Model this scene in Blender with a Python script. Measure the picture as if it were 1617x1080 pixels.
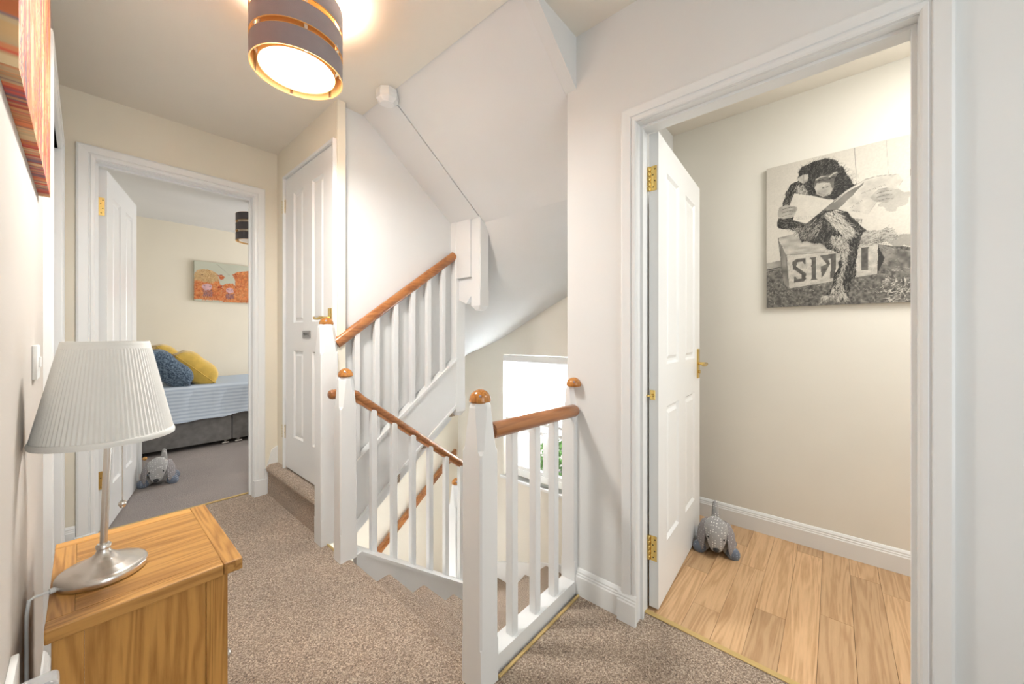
import bpy, bmesh, math, random
import numpy as np
from mathutils import Vector, Matrix
R_ = math.radians
sc = bpy.context.scene
COL = sc.collection
for o in list(bpy.data.objects): bpy.data.objects.remove(o, do_unlink=True)

# ------------------------------------------------------------------ camera
cam_d = bpy.data.cameras.new('camera'); cam = bpy.data.objects.new('camera', cam_d); COL.objects.link(cam)
cam.location = (0, 0, 1.11); cam.rotation_euler = (R_(90), 0, -math.atan2(.7559, .6547))
cam_d.sensor_width = 36; cam_d.lens = 13.03; cam_d.shift_y = -0.0068; cam_d.clip_start = .01
sc.camera = cam
# ------------------------------------------------------------------ world
w = bpy.data.worlds.new('world'); sc.world = w; w.use_nodes = True
nt = w.node_tree; bgn = nt.nodes['Background']
sky = nt.nodes.new('ShaderNodeTexSky'); sky.sky_type = 'HOSEK_WILKIE'; sky.turbidity = 6; sky.ground_albedo = .6
sky.sun_direction = (.5, -.5, .7)
mixw = nt.nodes.new('ShaderNodeMixRGB'); mixw.inputs[0].default_value = .75; mixw.inputs[2].default_value = (1, 1, 1, 1)
nt.links.new(sky.outputs[0], mixw.inputs[1]); nt.links.new(mixw.outputs[0], bgn.inputs[0]); bgn.inputs[1].default_value = 1.3
sc.view_settings.view_transform = 'Standard'; sc.view_settings.look = 'None'
sc.view_settings.exposure = 1.36; sc.view_settings.gamma = 1; sc.view_settings.use_curve_mapping = False
# ------------------------------------------------------------------ lights
def area(name, loc, rot, sx, sy, power, col):
    d = bpy.data.lights.new(name, 'AREA'); d.shape = 'RECTANGLE'; d.size = sx; d.size_y = sy; d.energy = power; d.color = col
    o = bpy.data.objects.new(name, d); o.location = loc; o.rotation_euler = rot; COL.objects.link(o); return o
def point(name, loc, power, col, r=.05):
    d = bpy.data.lights.new(name, 'POINT'); d.energy = power; d.color = col; d.shadow_soft_size = r
    o = bpy.data.objects.new(name, d); o.location = loc; COL.objects.link(o); return o
area('daylight_stair_window', (2.80, 1.905, .64), (0, R_(90), 0), .56, .88, 44, (.86, .94, 1))
area('fill_light_landing', (.42, -1.36, 1.35), (R_(90), 0, 0), .95, 2.0, 6.6, (.84, .93, 1))  # unseen fill light added behind the camera to brighten the landing
area('daylight_bedroom_window', (3.36, 4.4, 1.4), (0, R_(90), 0), 1.3, 1.5, 19, (.97, .97, 1))
area('bathroom_ceiling_lamp', (1.80, -.80, 2.37), (0, 0, 0), .7, .7, 10, (.98, .98, .97))
point('landing_bulb', (.517, 1.493, 2.22), 7.0, (1, .95, .88), .05)
dd = area('landing_lamp_diffuser', (.517, 1.493, 2.068), (0, 0, 0), .24, .24, 8, (1, .985, .95)); dd.data.shape = 'DISK'
point('landing_lamp_glow', (.517, 1.493, 1.99), 2.0, (1, .985, .95), .12)

# ------------------------------------------------------------------ materials
def srgb(r, g, b):
    f = lambda c: (c/255)/12.92 if c/255 <= .04045 else (((c/255)+.055)/1.055)**2.4
    return (f(r), f(g), f(b), 1)
def mat(name, col, rough=.5, metal=0, **k):
    m = bpy.data.materials.new(name); m.use_nodes = True; b = m.node_tree.nodes['Principled BSDF']
    b.inputs['Base Color'].default_value = col; b.inputs['Roughness'].default_value = rough; b.inputs['Metallic'].default_value = metal
    for kk, v in k.items(): b.inputs[kk.replace('_', ' ')].default_value = v
    return m
def N(m, t, **k):
    n = m.node_tree.nodes.new(t)
    for a, v in k.items():
        if a in n.inputs: n.inputs[a].default_value = v
        else: setattr(n, a, v)
    return n
def LK(m, a, b): m.node_tree.links.new(a, b)
def ramp(m, stops):
    r = m.node_tree.nodes.new('ShaderNodeValToRGB'); e = r.color_ramp.elements
    e[0].position, e[0].color = stops[0]; e[1].position, e[1].color = stops[-1]
    for p, c in stops[1:-1]:
        x = e.new(p); x.color = c
    return r
def tc(m, sc_=(1, 1, 1), kind='Object'):
    t = N(m, 'ShaderNodeTexCoord'); mp = N(m, 'ShaderNodeMapping'); mp.inputs['Scale'].default_value = sc_
    LK(m, t.outputs[kind], mp.inputs[0]); return mp.outputs[0]
def bump(m, h, strength, dist=.01):
    b = N(m, 'ShaderNodeBump'); b.inputs['Strength'].default_value = strength; b.inputs['Distance'].default_value = dist
    LK(m, h, b.inputs['Height']); LK(m, b.outputs[0], m.node_tree.nodes['Principled BSDF'].inputs['Normal']); return b
def PB(m): return m.node_tree.nodes['Principled BSDF']
def plaster(name, col, s=.04):
    m = mat(name, col, .85); v = tc(m)
    n = N(m, 'ShaderNodeTexNoise', Scale=55.0, Detail=5.0); LK(m, v, n.inputs[0]); bump(m, n.outputs[0], s, .004)
    n2 = N(m, 'ShaderNodeTexNoise', Scale=2.5, Detail=2.0); LK(m, v, n2.inputs[0])
    c2 = tuple(c*.965 for c in col[:3])+(1,)
    r = ramp(m, [(.3, c2), (.7, col)]); LK(m, n2.outputs[0], r.inputs[0]); LK(m, r.outputs[0], PB(m).inputs['Base Color']); return m
M = {}
M['cream'] = plaster('cream_paint', (.87, .81, .68, 1))
M['magnolia'] = plaster('magnolia_paint', (.82, .785, .70, 1))
M['leftcream'] = plaster('light_offset_cream', (.62, .57, .515, 1))  # same cream, colour darkened to offset the strong light on the left wall
M['ceilwarm'] = plaster('warm_ceiling_paint', (.85, .80, .71, 1))
M['offwhite'] = plaster('off_white_paint', (.80, .80, .785, 1))
M['ceil'] = plaster('ceiling_paint', (.81, .815, .81, 1))
def gloss(name, col, r=.33):
    m = mat(name, col, r); v = tc(m)
    n = N(m, 'ShaderNodeTexNoise', Scale=30.0, Detail=3.0); LK(m, v, n.inputs[0]); rr = ramp(m, [(.3, (r-.02,)*3+(1,)), (.7, (r+.03,)*3+(1,))]); LK(m, n.outputs[0], rr.inputs[0]); LK(m, rr.outputs[0], PB(m).inputs['Roughness']); return m
M['white'] = gloss('white_gloss_paint', (.83, .835, .825, 1))
M['plastic'] = gloss('white_plastic', (.8, .8, .78, 1), .4)
def carpet(name, dark, mid, light, sc_=1.0):
    m = mat(name, mid, .97); v = tc(m)
    a = N(m, 'ShaderNodeTexNoise', Scale=215.0*sc_, Detail=3.0, Roughness=.75); LK(m, v, a.inputs[0])
    b = N(m, 'ShaderNodeTexVoronoi', Scale=230.0*sc_); LK(m, v, b.inputs[0])
    r = ramp(m, [(.37, dark), (.47, mid), (.52, mid), (.61, light)]); LK(m, a.outputs[0], r.inputs[0])
    big = N(m, 'ShaderNodeTexNoise', Scale=3.2, Detail=3.0); LK(m, v, big.inputs[0])
    rb = ramp(m, [(.3, (.84, .84, .84, 1)), (.7, (1.07, 1.06, 1.05, 1))]); LK(m, big.outputs[0], rb.inputs[0])
    mx = N(m, 'ShaderNodeMixRGB', blend_type='MULTIPLY'); mx.inputs[0].default_value = 1
    LK(m, r.outputs[0], mx.inputs[1]); LK(m, rb.outputs[0], mx.inputs[2]); LK(m, mx.outputs[0], PB(m).inputs['Base Color'])
    bump(m, a.outputs[0], 1.0, .010)
    PB(m).inputs['Sheen Weight'].default_value = .25; return m
M['carpet'] = carpet('brown_fleck_carpet', (.13, .078, .045, 1), (.49, .345, .235, 1), (.92, .79, .63, 1))
M['carpet2'] = carpet('grey_fleck_carpet', (.15, .12, .105, 1), (.36, .30, .27, 1), (.62, .56, .53, 1))
def wood(name, c1, c2, axis, rough=.4, scale=1.0, coat=0.0, knots=True):
    m = mat(name, c1, rough); s = [9.0*scale]*3; s[axis] = .55*scale; v = tc(m, tuple(s))
    oi = N(m, 'ShaderNodeObjectInfo'); ad = N(m, 'ShaderNodeVectorMath', operation='ADD')
    sc3 = N(m, 'ShaderNodeVectorMath', operation='SCALE'); sc3.inputs['Scale'].default_value = 37.0
    LK(m, oi.outputs['Random'], sc3.inputs[0]); LK(m, v, ad.inputs[0]); LK(m, sc3.outputs[0], ad.inputs[1])
    n = N(m, 'ShaderNodeTexNoise', Scale=1.0, Detail=2.5, Distortion=.7); LK(m, ad.outputs[0], n.inputs[0])
    mu = N(m, 'ShaderNodeMath', operation='MULTIPLY'); mu.inputs[1].default_value = 42.0; LK(m, n.outputs[0], mu.inputs[0])
    si = N(m, 'ShaderNodeMath', operation='SINE'); LK(m, mu.outputs[0], si.inputs[0])
    f = N(m, 'ShaderNodeTexNoise', Scale=9.0, Detail=4.0, Roughness=.65); LK(m, ad.outputs[0], f.inputs[0])
    f2 = N(m, 'ShaderNodeMath', operation='MULTIPLY_ADD'); f2.inputs[1].default_value = .62; f2.inputs[2].default_value = .2; LK(m, f.outputs[0], f2.inputs[0])
    m2 = N(m, 'ShaderNodeMath', operation='MULTIPLY_ADD'); m2.inputs[1].default_value = .15; LK(m, si.outputs[0], m2.inputs[0]); LK(m, f2.outputs[0], m2.inputs[2])
    r = ramp(m, [(.25, c2), (.6, c1), (.85, tuple(min(1, c*1.12) for c in c1[:3])+(1,))]); LK(m, m2.outputs[0], r.inputs[0])
    hv = N(m, 'ShaderNodeMath', operation='MULTIPLY_ADD'); hv.inputs[1].default_value = .30; hv.inputs[2].default_value = .86; LK(m, oi.outputs['Random'], hv.inputs[0])
    mx = N(m, 'ShaderNodeVectorMath', operation='SCALE'); LK(m, r.outputs[0], mx.inputs[0]); LK(m, hv.outputs[0], mx.inputs['Scale'])
    LK(m, mx.outputs[0], PB(m).inputs['Base Color']); bump(m, m2.outputs[0], .12, .003)
    PB(m).inputs['Coat Weight'].default_value = coat; return m
M['oakX'] = wood('oak_along_x', (.56, .285, .075, 1), (.33, .14, .028, 1), 0, .42, 1.9)
M['oakY'] = wood('oak_along_y', (.56, .285, .075, 1), (.33, .14, .028, 1), 1, .42, 1.9)
M['oakZ'] = wood('oak_along_z', (.55, .28, .07, 1), (.34, .15, .028, 1), 2, .42, 1.7)
M['plank'] = wood('oak_plank', (.60, .385, .21, 1), (.45, .26, .125, 1), 0, .40, 2.0)
M['mahog'] = wood('varnished_hardwood_x', (.42, .165, .05, 1), (.26, .085, .022, 1), 0, .28, 1.5, .4)
M['mahogcap'] = wood('varnished_hardwood_cap', (.47, .19, .035, 1), (.30, .10, .015, 1), 2, .22, 2.5, .5)
M['brass'] = mat('brass', (.80, .58, .20, 1), .22, 1)
M['gold'] = mat('gold_strip', (.62, .45, .19, 1), .45, .4)
M['steel'] = mat('brushed_nickel', (.72, .69, .65, 1), .27, 1)
M['chrome'] = mat('chrome', (.8, .8, .8, 1), .1, 1)
M['dark'] = mat('dark_gap', (.02, .02, .02, 1), .8)
M['tin'] = mat('sign_metal', (.36, .35, .34, 1), .4, .6)
M['ink'] = mat('black_ink', (.03, .03, .03, 1), .5)
def fabric(name, col, s=400.0, st=.3, rough=.9, var=.12, sheen=.2):
    m = mat(name, col, rough); v = tc(m); n = N(m, 'ShaderNodeTexNoise', Scale=s, Detail=2.0); LK(m, v, n.inputs[0]); bump(m, n.outputs[0], st, .002)
    n2 = N(m, 'ShaderNodeTexNoise', Scale=18.0, Detail=4.0); LK(m, v, n2.inputs[0])
    r = ramp(m, [(.3, tuple(c*(1-var) for c in col[:3])+(1,)), (.7, tuple(min(1, c*(1+var)) for c in col[:3])+(1,))]); LK(m, n2.outputs[0], r.inputs[0]); LK(m, r.outputs[0], PB(m).inputs['Base Color'])
    PB(m).inputs['Sheen Weight'].default_value = sheen; return m
M['shade'] = fabric('cream_pleated_fabric', (.83, .82, .78, 1), 300, .15, var=.02)
PB(M['shade']).inputs['Transmission Weight'].default_value = .12
M['drum'] = fabric('mauve_grey_shade_fabric', (.30, .265, .28, 1), 500, .3, var=.05)
M['drumdark'] = fabric('dark_grey_shade_fabric', (.085, .075, .08, 1), 500, .3, var=.05)
M['lining'] = mat('gold_lining', (.72, .44, .17, 1), .45, .3)
M['divan'] = fabric('grey_velvet', (.17, .165, .16, 1), 200, .2, var=.2, sheen=.5)
M['yellow'] = fabric('mustard_velvet', (.66, .44, .085, 1), 150, .2, var=.12, sheen=.5)
M['pinkgrey'] = fabric('ear_lining', (.30, .25, .27, 1), 300, .3)
def bluecush():
    m = fabric('blue_textured_fabric', (.06, .11, .17, 1), 200, .2); v = tc(m)
    n = N(m, 'ShaderNodeTexVoronoi', Scale=70.0); LK(m, v, n.inputs[0]); r = ramp(m, [(.2, (.025, .05, .09, 1)), (.9, (.17, .24, .32, 1))]); LK(m, n.outputs[0], r.inputs[0]); LK(m, r.outputs[0], PB(m).inputs['Base Color']); bump(m, n.outputs[0], .6, .006); return m
M['blue'] = bluecush()
def stripes():
    m = mat('pale_blue_stripe_sheet', (.62, .70, .80, 1), .8); v = tc(m, (1, 30, 30)); wv = N(m, 'ShaderNodeTexWave', bands_direction='Z', Scale=.32, Distortion=.3); LK(m, v, wv.inputs[0])
    r = ramp(m, [(.3, (.47, .56, .68, 1)), (.6, (.62, .70, .80, 1))]); LK(m, wv.outputs[0], r.inputs[0]); LK(m, r.outputs[0], PB(m).inputs['Base Color']); return m
M['sheet'] = stripes()
def dots(name, base, dot, scale=84.0):
    m = fabric(name, base, 300, .3); v = tc(m, (scale,)*3, 'Object'); vo = N(m, 'ShaderNodeTexVoronoi', Scale=1.0, Randomness=.15); LK(m, v, vo.inputs[0])
    r = ramp(m, [(.23, dot), (.30, base)]); LK(m, vo.outputs['Distance'], r.inputs[0]); LK(m, r.outputs[0], PB(m).inputs['Base Color']); return m
M['dogdot'] = dots('grey_dotted_plush', (.36, .355, .35, 1), (.80, .80, .78, 1))
M['dogplain'] = fabric('pale_grey_plush', (.42, .40, .375, 1), 250, .5, var=.1)
M['earmat'] = dots('pinkish_grey_dotted_plush', (.27, .25, .255, 1), (.5, .5, .5, 1))
M['dogpaw'] = dots('blue_grey_dotted_plush', (.15, .18, .235, 1), (.42, .45, .5, 1))
M['nose'] = mat('black_stitched_nose', (.02, .022, .025, 1), .5)
M['bulb'] = mat('opal_diffuser', (1, 1, 1, 1), .5); PB(M['bulb']).inputs['Emission Color'].default_value = (1, .93, .82, 1); PB(M['bulb']).inputs['Emission Strength'].default_value = 2.6
M['opal'] = mat('opal_plastic', (.8, .76, .68, 1), .4)
M['clear'] = mat('clear_plastic', (.92, .92, .93, 1), .08); PB(M['clear']).inputs['Transmission Weight'].default_value = .75; PB(M['clear']).inputs['IOR'].default_value = 1.3
M['glass'] = mat('window_glass', (1, 1, 1, 1), .0); PB(M['glass']).inputs['Transmission Weight'].default_value = 1.0; PB(M['glass']).inputs['IOR'].default_value = 1.02
def blindm():
    m = bpy.data.materials.new('zebra_blind_fabric'); m.use_nodes = True; b = PB(m); b.inputs['Base Color'].default_value = (.93, .93, .93, 1); b.inputs['Roughness'].default_value = .8
    tr = N(m, 'ShaderNodeBsdfTranslucent'); tr.inputs[0].default_value = (.93, .93, .93, 1); mx = N(m, 'ShaderNodeMixShader')
    v = tc(m); wv = N(m, 'ShaderNodeTexWave', bands_direction='Z', Scale=3.3); LK(m, v, wv.inputs[0]); r = ramp(m, [(.42, (.22,)*3+(1,)), (.58, (.6,)*3+(1,))]); LK(m, wv.outputs[0], r.inputs[0])
    LK(m, r.outputs[0], mx.inputs[0]); LK(m, b.outputs[0], mx.inputs[1]); LK(m, tr.outputs[0], mx.inputs[2]); LK(m, mx.outputs[0], m.node_tree.nodes['Material Output'].inputs[0]); return m
M['blind'] = blindm()
M['leaf'] = mat('shrub_leaf', (.10, .22, .05, 1), .6)
M['ground'] = mat('pale_paving', (.45, .44, .40, 1), .9)
def vcol(name, rough=.7):
    m = mat(name, (1, 1, 1, 1), rough); a = N(m, 'ShaderNodeAttribute', attribute_name='paint'); LK(m, a.outputs['Color'], PB(m).inputs['Base Color']); return m
M['print'] = vcol('printed_canvas')

# ------------------------------------------------------------------ builders
OFF = {}
def link(name, me, parent=None, world=(0, 0, 0)):
    o = bpy.data.objects.new(name, me); COL.objects.link(o)
    if parent is not None: o.parent = parent
    return o
def obj(name, bm, m, parent=None, smooth=None, origin=None):
    """bm in world coordinates"""
    off = OFF[parent.name] if parent is not None else Vector((0, 0, 0))
    if parent is None:
        if origin is None:
            xs = [v.co for v in bm.verts]
            mn = Vector((min(v[i] for v in xs) for i in range(3))); mx = Vector((max(v[i] for v in xs) for i in range(3)))
            origin = Vector(((mn.x+mx.x)/2, (mn.y+mx.y)/2, mn.z))
        origin = Vector(origin)
    else:
        origin = Vector(origin) if origin is not None else off
    bmesh.ops.translate(bm, verts=bm.verts, vec=-origin)
    bmesh.ops.recalc_face_normals(bm, faces=bm.faces)
    me = bpy.data.meshes.new(name); bm.to_mesh(me); bm.free()
    if isinstance(m, (list, tuple)):
        for q in m: me.materials.append(q)
    elif m is not None: me.materials.append(m)
    if smooth:
        for p in me.polygons: p.use_smooth = True
        if smooth is not True:
            try: me.set_sharp_from_angle(angle=R_(smooth))
            except Exception: pass
    o = link(name, me, parent)
    o.location = origin-off
    OFF[o.name] = origin
    return o
def thing(name, loc, label, cat, group=None, kind=None):
    o = bpy.data.objects.new(name, None); COL.objects.link(o); o.location = loc; o.empty_display_size = .05; OFF[o.name] = Vector(loc)
    return tag(o, label, cat, group, kind)
def tag(o, label=None, cat=None, group=None, kind=None):
    if label: o['label'] = label
    if cat: o['category'] = cat
    if group: o['group'] = group
    if kind: o['kind'] = kind
    return o
def struct(o): o['kind'] = 'structure'; return o
def bx(bm, x0, x1, y0, y1, z0, z1, bev=0, mtx=None, seg=2):
    r = bmesh.ops.create_cube(bm, size=1); vs = r['verts']
    for v in vs: v.co = Vector(((x0+x1)/2+v.co.x*(x1-x0), (y0+y1)/2+v.co.y*(y1-y0), (z0+z1)/2+v.co.z*(z1-z0)))
    if bev:
        es = list({e for v in vs for e in v.link_edges}); rr = bmesh.ops.bevel(bm, geom=es, offset=bev, segments=seg, profile=.6, affect='EDGES')
        vs = list({v for f in rr['faces'] for v in f.verts} | {v for v in vs if v.is_valid})
    if mtx is not None:
        bmesh.ops.transform(bm, matrix=mtx, verts=vs)
    return vs
def BX(*a, **k):
    bm = bmesh.new(); bx(bm, *a, **k); return bm
def prism(bm, pts, axis, a0, a1):
    """pts: 2D polygon in the two other axes (ordered), extruded along axis from a0 to a1"""
    def P(p, a):
        q = list(p); q.insert(axis, a); return q
    A_ = [bm.verts.new(P(p, a0)) for p in pts]; B_ = [bm.verts.new(P(p, a1)) for p in pts]; n = len(pts)
    bm.faces.new(A_); bm.faces.new(B_[::-1])
    for i in range(n): bm.faces.new((A_[i], B_[i], B_[(i+1) % n], A_[(i+1) % n]))
    return A_+B_
def PR(*a):
    bm = bmesh.new(); prism(bm, *a); return bm
def lathe(bm, prof, c, seg=32, sx=1, sy=1, cap=True):
    rings = []
    for r, z in prof:
        rings.append([bm.verts.new((c[0]+r*sx*math.cos(2*math.pi*i/seg), c[1]+r*sy*math.sin(2*math.pi*i/seg), c[2]+z)) for i in range(seg)] if r > 1e-6 else [bm.verts.new((c[0], c[1], c[2]+z))])
    for a, b in zip(rings, rings[1:]):
        for i in range(seg):
            j = (i+1) % seg
            if len(a) == 1 and len(b) == 1: continue
            if len(a) == 1: bm.faces.new((a[0], b[j], b[i]))
            elif len(b) == 1: bm.faces.new((a[i], a[j], b[0]))
            else: bm.faces.new((a[i], a[j], b[j], b[i]))
    if cap:
        for rg in (rings[0], rings[-1]):
            if len(rg) > 2: bm.faces.new(rg)
    return [v for r in rings for v in r]
def tube(bm, pts, rad, seg=12, caps=True, flat=None):
    """tube along points; rad number or list; flat=(sx,sy) cross-section scale"""
    pts = [Vector(p) for p in pts]; n = len(pts); rad = rad if isinstance(rad, (list, tuple)) else [rad]*n
    t0 = (pts[1]-pts[0]).normalized(); up = Vector((0, 0, 1)) if abs(t0.z) < .9 else Vector((1, 0, 0))
    u = t0.cross(up).normalized(); rings = []
    for i, p in enumerate(pts):
        t = (pts[min(i+1, n-1)]-pts[max(i-1, 0)]).normalized(); u = (u-t*u.dot(t)).normalized(); v = t.cross(u)
        fx, fy = flat if flat else (1, 1)
        rings.append([bm.verts.new(p+(u*math.cos(2*math.pi*k/seg)*fx+v*math.sin(2*math.pi*k/seg)*fy)*rad[i]) for k in range(seg)])
    for a, b in zip(rings, rings[1:]):
        for k in range(seg): bm.faces.new((a[k], a[(k+1) % seg], b[(k+1) % seg], b[k]))
    if caps:
        bm.faces.new(rings[0][::-1]); bm.faces.new(rings[-1])
    return rings
def ball(bm, c, rx, ry, rz, mtx=None, u=20, v=12):
    r = bmesh.ops.create_uvsphere(bm, u_segments=u, v_segments=v, radius=1)
    for q in r['verts']: q.co = Vector((c[0]+q.co.x*rx, c[1]+q.co.y*ry, c[2]+q.co.z*rz))
    if mtx is not None: bmesh.ops.transform(bm, matrix=mtx, verts=r['verts'])
    return r['verts']

# ------------------------------------------------------------------ setting: floors
XL = -.085; YF = 3.01; XR = 1.395; XW = 2.6; ZC = 2.4
bm = bmesh.new()
bx(bm, XL-.1, .848, -1.4, 3.11, -.24, 0); bx(bm, .848, 1.47, -1.4, .83, -.24, 0)
tube(bm, [(.846, .9, -.023), (.846, 1.80, -.023)], .0275, 16)
floor = struct(obj('floor', bm, M['carpet'], smooth=40))
floor_b = struct(obj('floor', BX(-.35, 3.4, 3.11, 5.8, -.2, 0), M['carpet2']))
floor_c = struct(obj('floor', BX(1.47, 2.6, -1.4, .9, -.2, -.006), M['dark']))
random.seed(4)
joints = {0: [1.78, 2.32], 1: [1.917], 2: [2.36], 3: [1.788, 2.44], 4: [2.09, 1.62], 5: [1.83, 2.3], 6: [2.1], -1: [1.7, 2.25], 7: [1.75]}
joints = {-1: [1.7, 2.25], 0: [2.32], 1: [1.917], 2: [2.40], 3: [1.79], 4: [2.09], 5: [1.66, 2.28], 6: [1.9], 7: [1.75]}
pl = 0
for k in range(-12, 9):
    y0 = -.16+.1*k; y1 = y0+.1
    if y0 > .785: continue
    y1 = min(y1, .785)
    js = sorted(joints.get(k, [1.6+random.random()*.8])); xs = [1.474]+js+[2.5]
    for a, b in zip(xs, xs[1:]):
        obj('plank', BX(a+.0004, b-.0004, y0+.0004, y1-.0004, -.006, 0-(random.random()*.0004), bev=.0006, seg=1), M['plank'], floor_c, origin=((a+b)/2, y0, 0)); pl += 1
# ------------------------------------------------------------------ walls
def boxes(name, m, L, **k):
    bm = bmesh.new()
    for b in L: bx(bm, *b)
    return struct(obj(name, bm, m, **k))
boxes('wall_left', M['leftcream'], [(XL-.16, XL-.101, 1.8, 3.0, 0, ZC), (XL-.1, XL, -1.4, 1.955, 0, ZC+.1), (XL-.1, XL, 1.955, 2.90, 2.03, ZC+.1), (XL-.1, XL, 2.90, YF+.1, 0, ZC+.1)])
boxes('wall_far', M['cream'], [(XL-.1, .022, YF, YF+.1, 0, ZC+.1), (.022, .778, YF, YF+.1, 2.072, ZC+.1), (.778, .95, YF, YF+.1, 0, ZC+.1)])
boxes('wall_stairwell_far', M['cream'], [(.95, XW+.15, YF, YF+.12, -3, 4.6), (XL-.1, .95, YF, YF+.1, -3, -.25), (XL-.1, .95, YF, YF+.1, ZC+.1, 4.6)])
boxes('wall_window', M['magnolia'], [(XW, XW+.15, .8, 1.45, -3, 4.6), (XW, XW+.15, 2.36, YF, -3, 4.6), (XW, XW+.15, 1.45, 2.36, -3, -.214), (XW, XW+.15, 1.45, 2.36, .93, 4.6)])
bm = bmesh.new(); bx(bm, XR+.1, XW, .785, .9, -3, 4.6); prism(bm, [(1.07, 2.412), (XR+.1, 2.10), (XR+.1, 4.6), (1.07, 4.6)], 1, .84, .9)
struct(obj('wall_stairwell_near', bm, M['offwhite']))
boxes('wall_right', M['offwhite'], [(XR, XR+.1, .585, .885, -.3, ZC+.05), (XR, XR+.1, -.185, .585, 1.945, ZC+.05), (XR, XR+.1, -1.4, -.185, 0, ZC+.05)])
boxes('wall_back', M['offwhite'], [(XL-.1, XR+1.2, -1.5, -1.4, 0, ZC+.1)])
boxes('wall_bathroom', M['magnolia'], [(2.5, 2.58, -1.4, .785, 0, ZC+.1)])
boxes('wall_bedroom_far', M['cream'], [(-.35, 3.4, 5.7, 5.8, 0, 2.5)])
boxes('wall_bedroom_left', M['cream'], [(-.35, -.25, 3.11, 5.7, 0, 2.5)])
boxes('wall_bedroom_right', M['cream'], [(3.4, 3.5, 3.11, 5.7, 0, 2.5)])
boxes('wall_bedroom_near', M['magnolia'], [(.95, 3.4, YF+.12, YF+.2, 0, 2.5)])
bm = bmesh.new(); prism(bm, [(.952, -.1), (1.74, .5), (1.74, 1.93), (1.08, 2.42), (.952, 2.42)], 1, 2.087, 2.14); struct(obj('wall_stair_side', bm, M['offwhite']))
# cupboard (loft stair) partition
boxes('wall_partition', M['cream'], [(.905, .95, 2.045, 2.07, .0, ZC), (.905, .95, 2.07, 2.835, 2.185, ZC), (.905, .95, 2.835, YF, 0, ZC)])
# ------------------------------------------------------------------ ceilings
boxes('ceiling', M['ceilwarm'], [(XL-.1, .95, -1.4, YF+.1, ZC, 2.65), (.95, 1.07, -1.4, 2.12, ZC, 2.65), (1.07, XR+.1, -1.4, .84, ZC, 2.65), (XR+.1, 2.6, -1.4, .785, ZC, 2.65)])
boxes('ceiling', M['ceil'], [(-.35, 3.5, 3.11, 5.8, 2.4, 2.5)])
boxes('ceiling', M['ceil'], [(.3, XW+.15, .8, YF+.1, 4.6, 4.7)])
zs = lambda X: 2.412-.742*(X-1.07)
def soff(y0, y1, dz=0, x1=1.79): return [(1.07, zs(1.07)+dz), (x1, zs(x1)+dz), (x1, zs(x1)+.12), (1.07, zs(1.07)+.12)]
bm = bmesh.new(); prism(bm, soff(0, 0), 1, .895, 1.80); struct(obj('ceiling', bm, M['ceil']))
# helicoid soffit under the winders
pc = (1.79, 2.05)
def rr(th):
    dx, dy = math.sin(th), -math.cos(th)       # th from -Y turning through +X
    t = 1e9
    if dx > 1e-6: t = min(t, (XW-pc[0])/dx)
    if dy < -1e-6: t = min(t, (pc[1]-.9)/-dy)
    if dy > 1e-6: t = min(t, (YF-pc[1])/dy)
    return dx*t, dy*t
bm = bmesh.new(); g = []; NT = 72; NR = 10
for i in range(NT+1):
    th = math.pi*i/NT; ex, ey = rr(th); z = zs(1.79)-1.277*i/NT
    row = [(pc[0]+ex*(.02+.98*j/NR), pc[1]+ey*(.02+.98*j/NR)) for j in range(NR+1)]
    g.append(([bm.verts.new((x, y, z)) for x, y in row], [bm.verts.new((x, y, z+.16)) for x, y in row]))
for a, b in zip(g, g[1:]):
    for s in (0, 1):
        for j in range(NR): bm.faces.new((a[s][j], b[s][j], b[s][j+1], a[s][j+1]))
    bm.faces.new((a[0][0], b[0][0], b[1][0], a[1][0]))
    bm.faces.new((a[0][-1], b[0][-1], b[1][-1], a[1][-1]))
for e in (g[0], g[-1]):
    for j in range(NR): bm.faces.new((e[0][j], e[0][j+1], e[1][j+1], e[1][j]))
struct(obj('ceiling', bm, M['ceil'], smooth=30))
# under-side of the flight going up
zu = lambda X: .063+.74*(X-1.021)
bm = bmesh.new(); prism(bm, [(.96, zu(.96)), (1.79, zu(1.79)), (1.79, zu(1.79)+.1), (.96, zu(.96)+.1)], 1, 2.066, YF); struct(obj('ceiling', bm, M['ceil']))
# ------------------------------------------------------------------ mouldings
BASEP = [(0, 0), (.016, 0), (.016, .078), (.013, .083), (.013, .088), (.010, .092), (.010, .098), (.004, .108), (0, .110)]
def base(name, p0, p1, nrm, m=None, h=1.0):
    """baseboard from p0 to p1 (x,y,z), nrm the direction off the wall"""
    bm = bmesh.new(); p0, p1, nrm = Vector(p0), Vector(p1), Vector(nrm)
    a = [bm.verts.new(p0+nrm*d+Vector((0, 0, q*h))) for d, q in BASEP]; b = [bm.verts.new(p1+nrm*d+Vector((0, 0, q*h))) for d, q in BASEP]; n = len(a)
    bm.faces.new(a); bm.faces.new(b[::-1])
    for i in range(n): bm.faces.new((a[i], b[i], b[(i+1) % n], a[(i+1) % n]))
    return struct(obj(name, bm, m or M['white']))
base('baseboard_right', (XR, .62, 0), (XR, .835, 0), (-1, 0, 0))
base('baseboard_right', (XR, -1.4, 0), (XR, -.25, 0), (-1, 0, 0))
base('baseboard_left', (XL, -1.4, 0), (XL, 1.89, 0), (1, 0, 0))
base('baseboard_far', (XL, YF, 0), (-.030, YF, 0), (0, -1, 0))
base('baseboard_bathroom', (2.5, -1.4, 0), (2.5, .785, 0), (-1, 0, 0))
base('baseboard_bathroom', (1.5, .785, 0), (2.5, .785, 0), (0, -1, 0))
base('baseboard_bedroom', (-.25, 5.7, 0), (3.4, 5.7, 0), (0, -1, 0))
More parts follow.
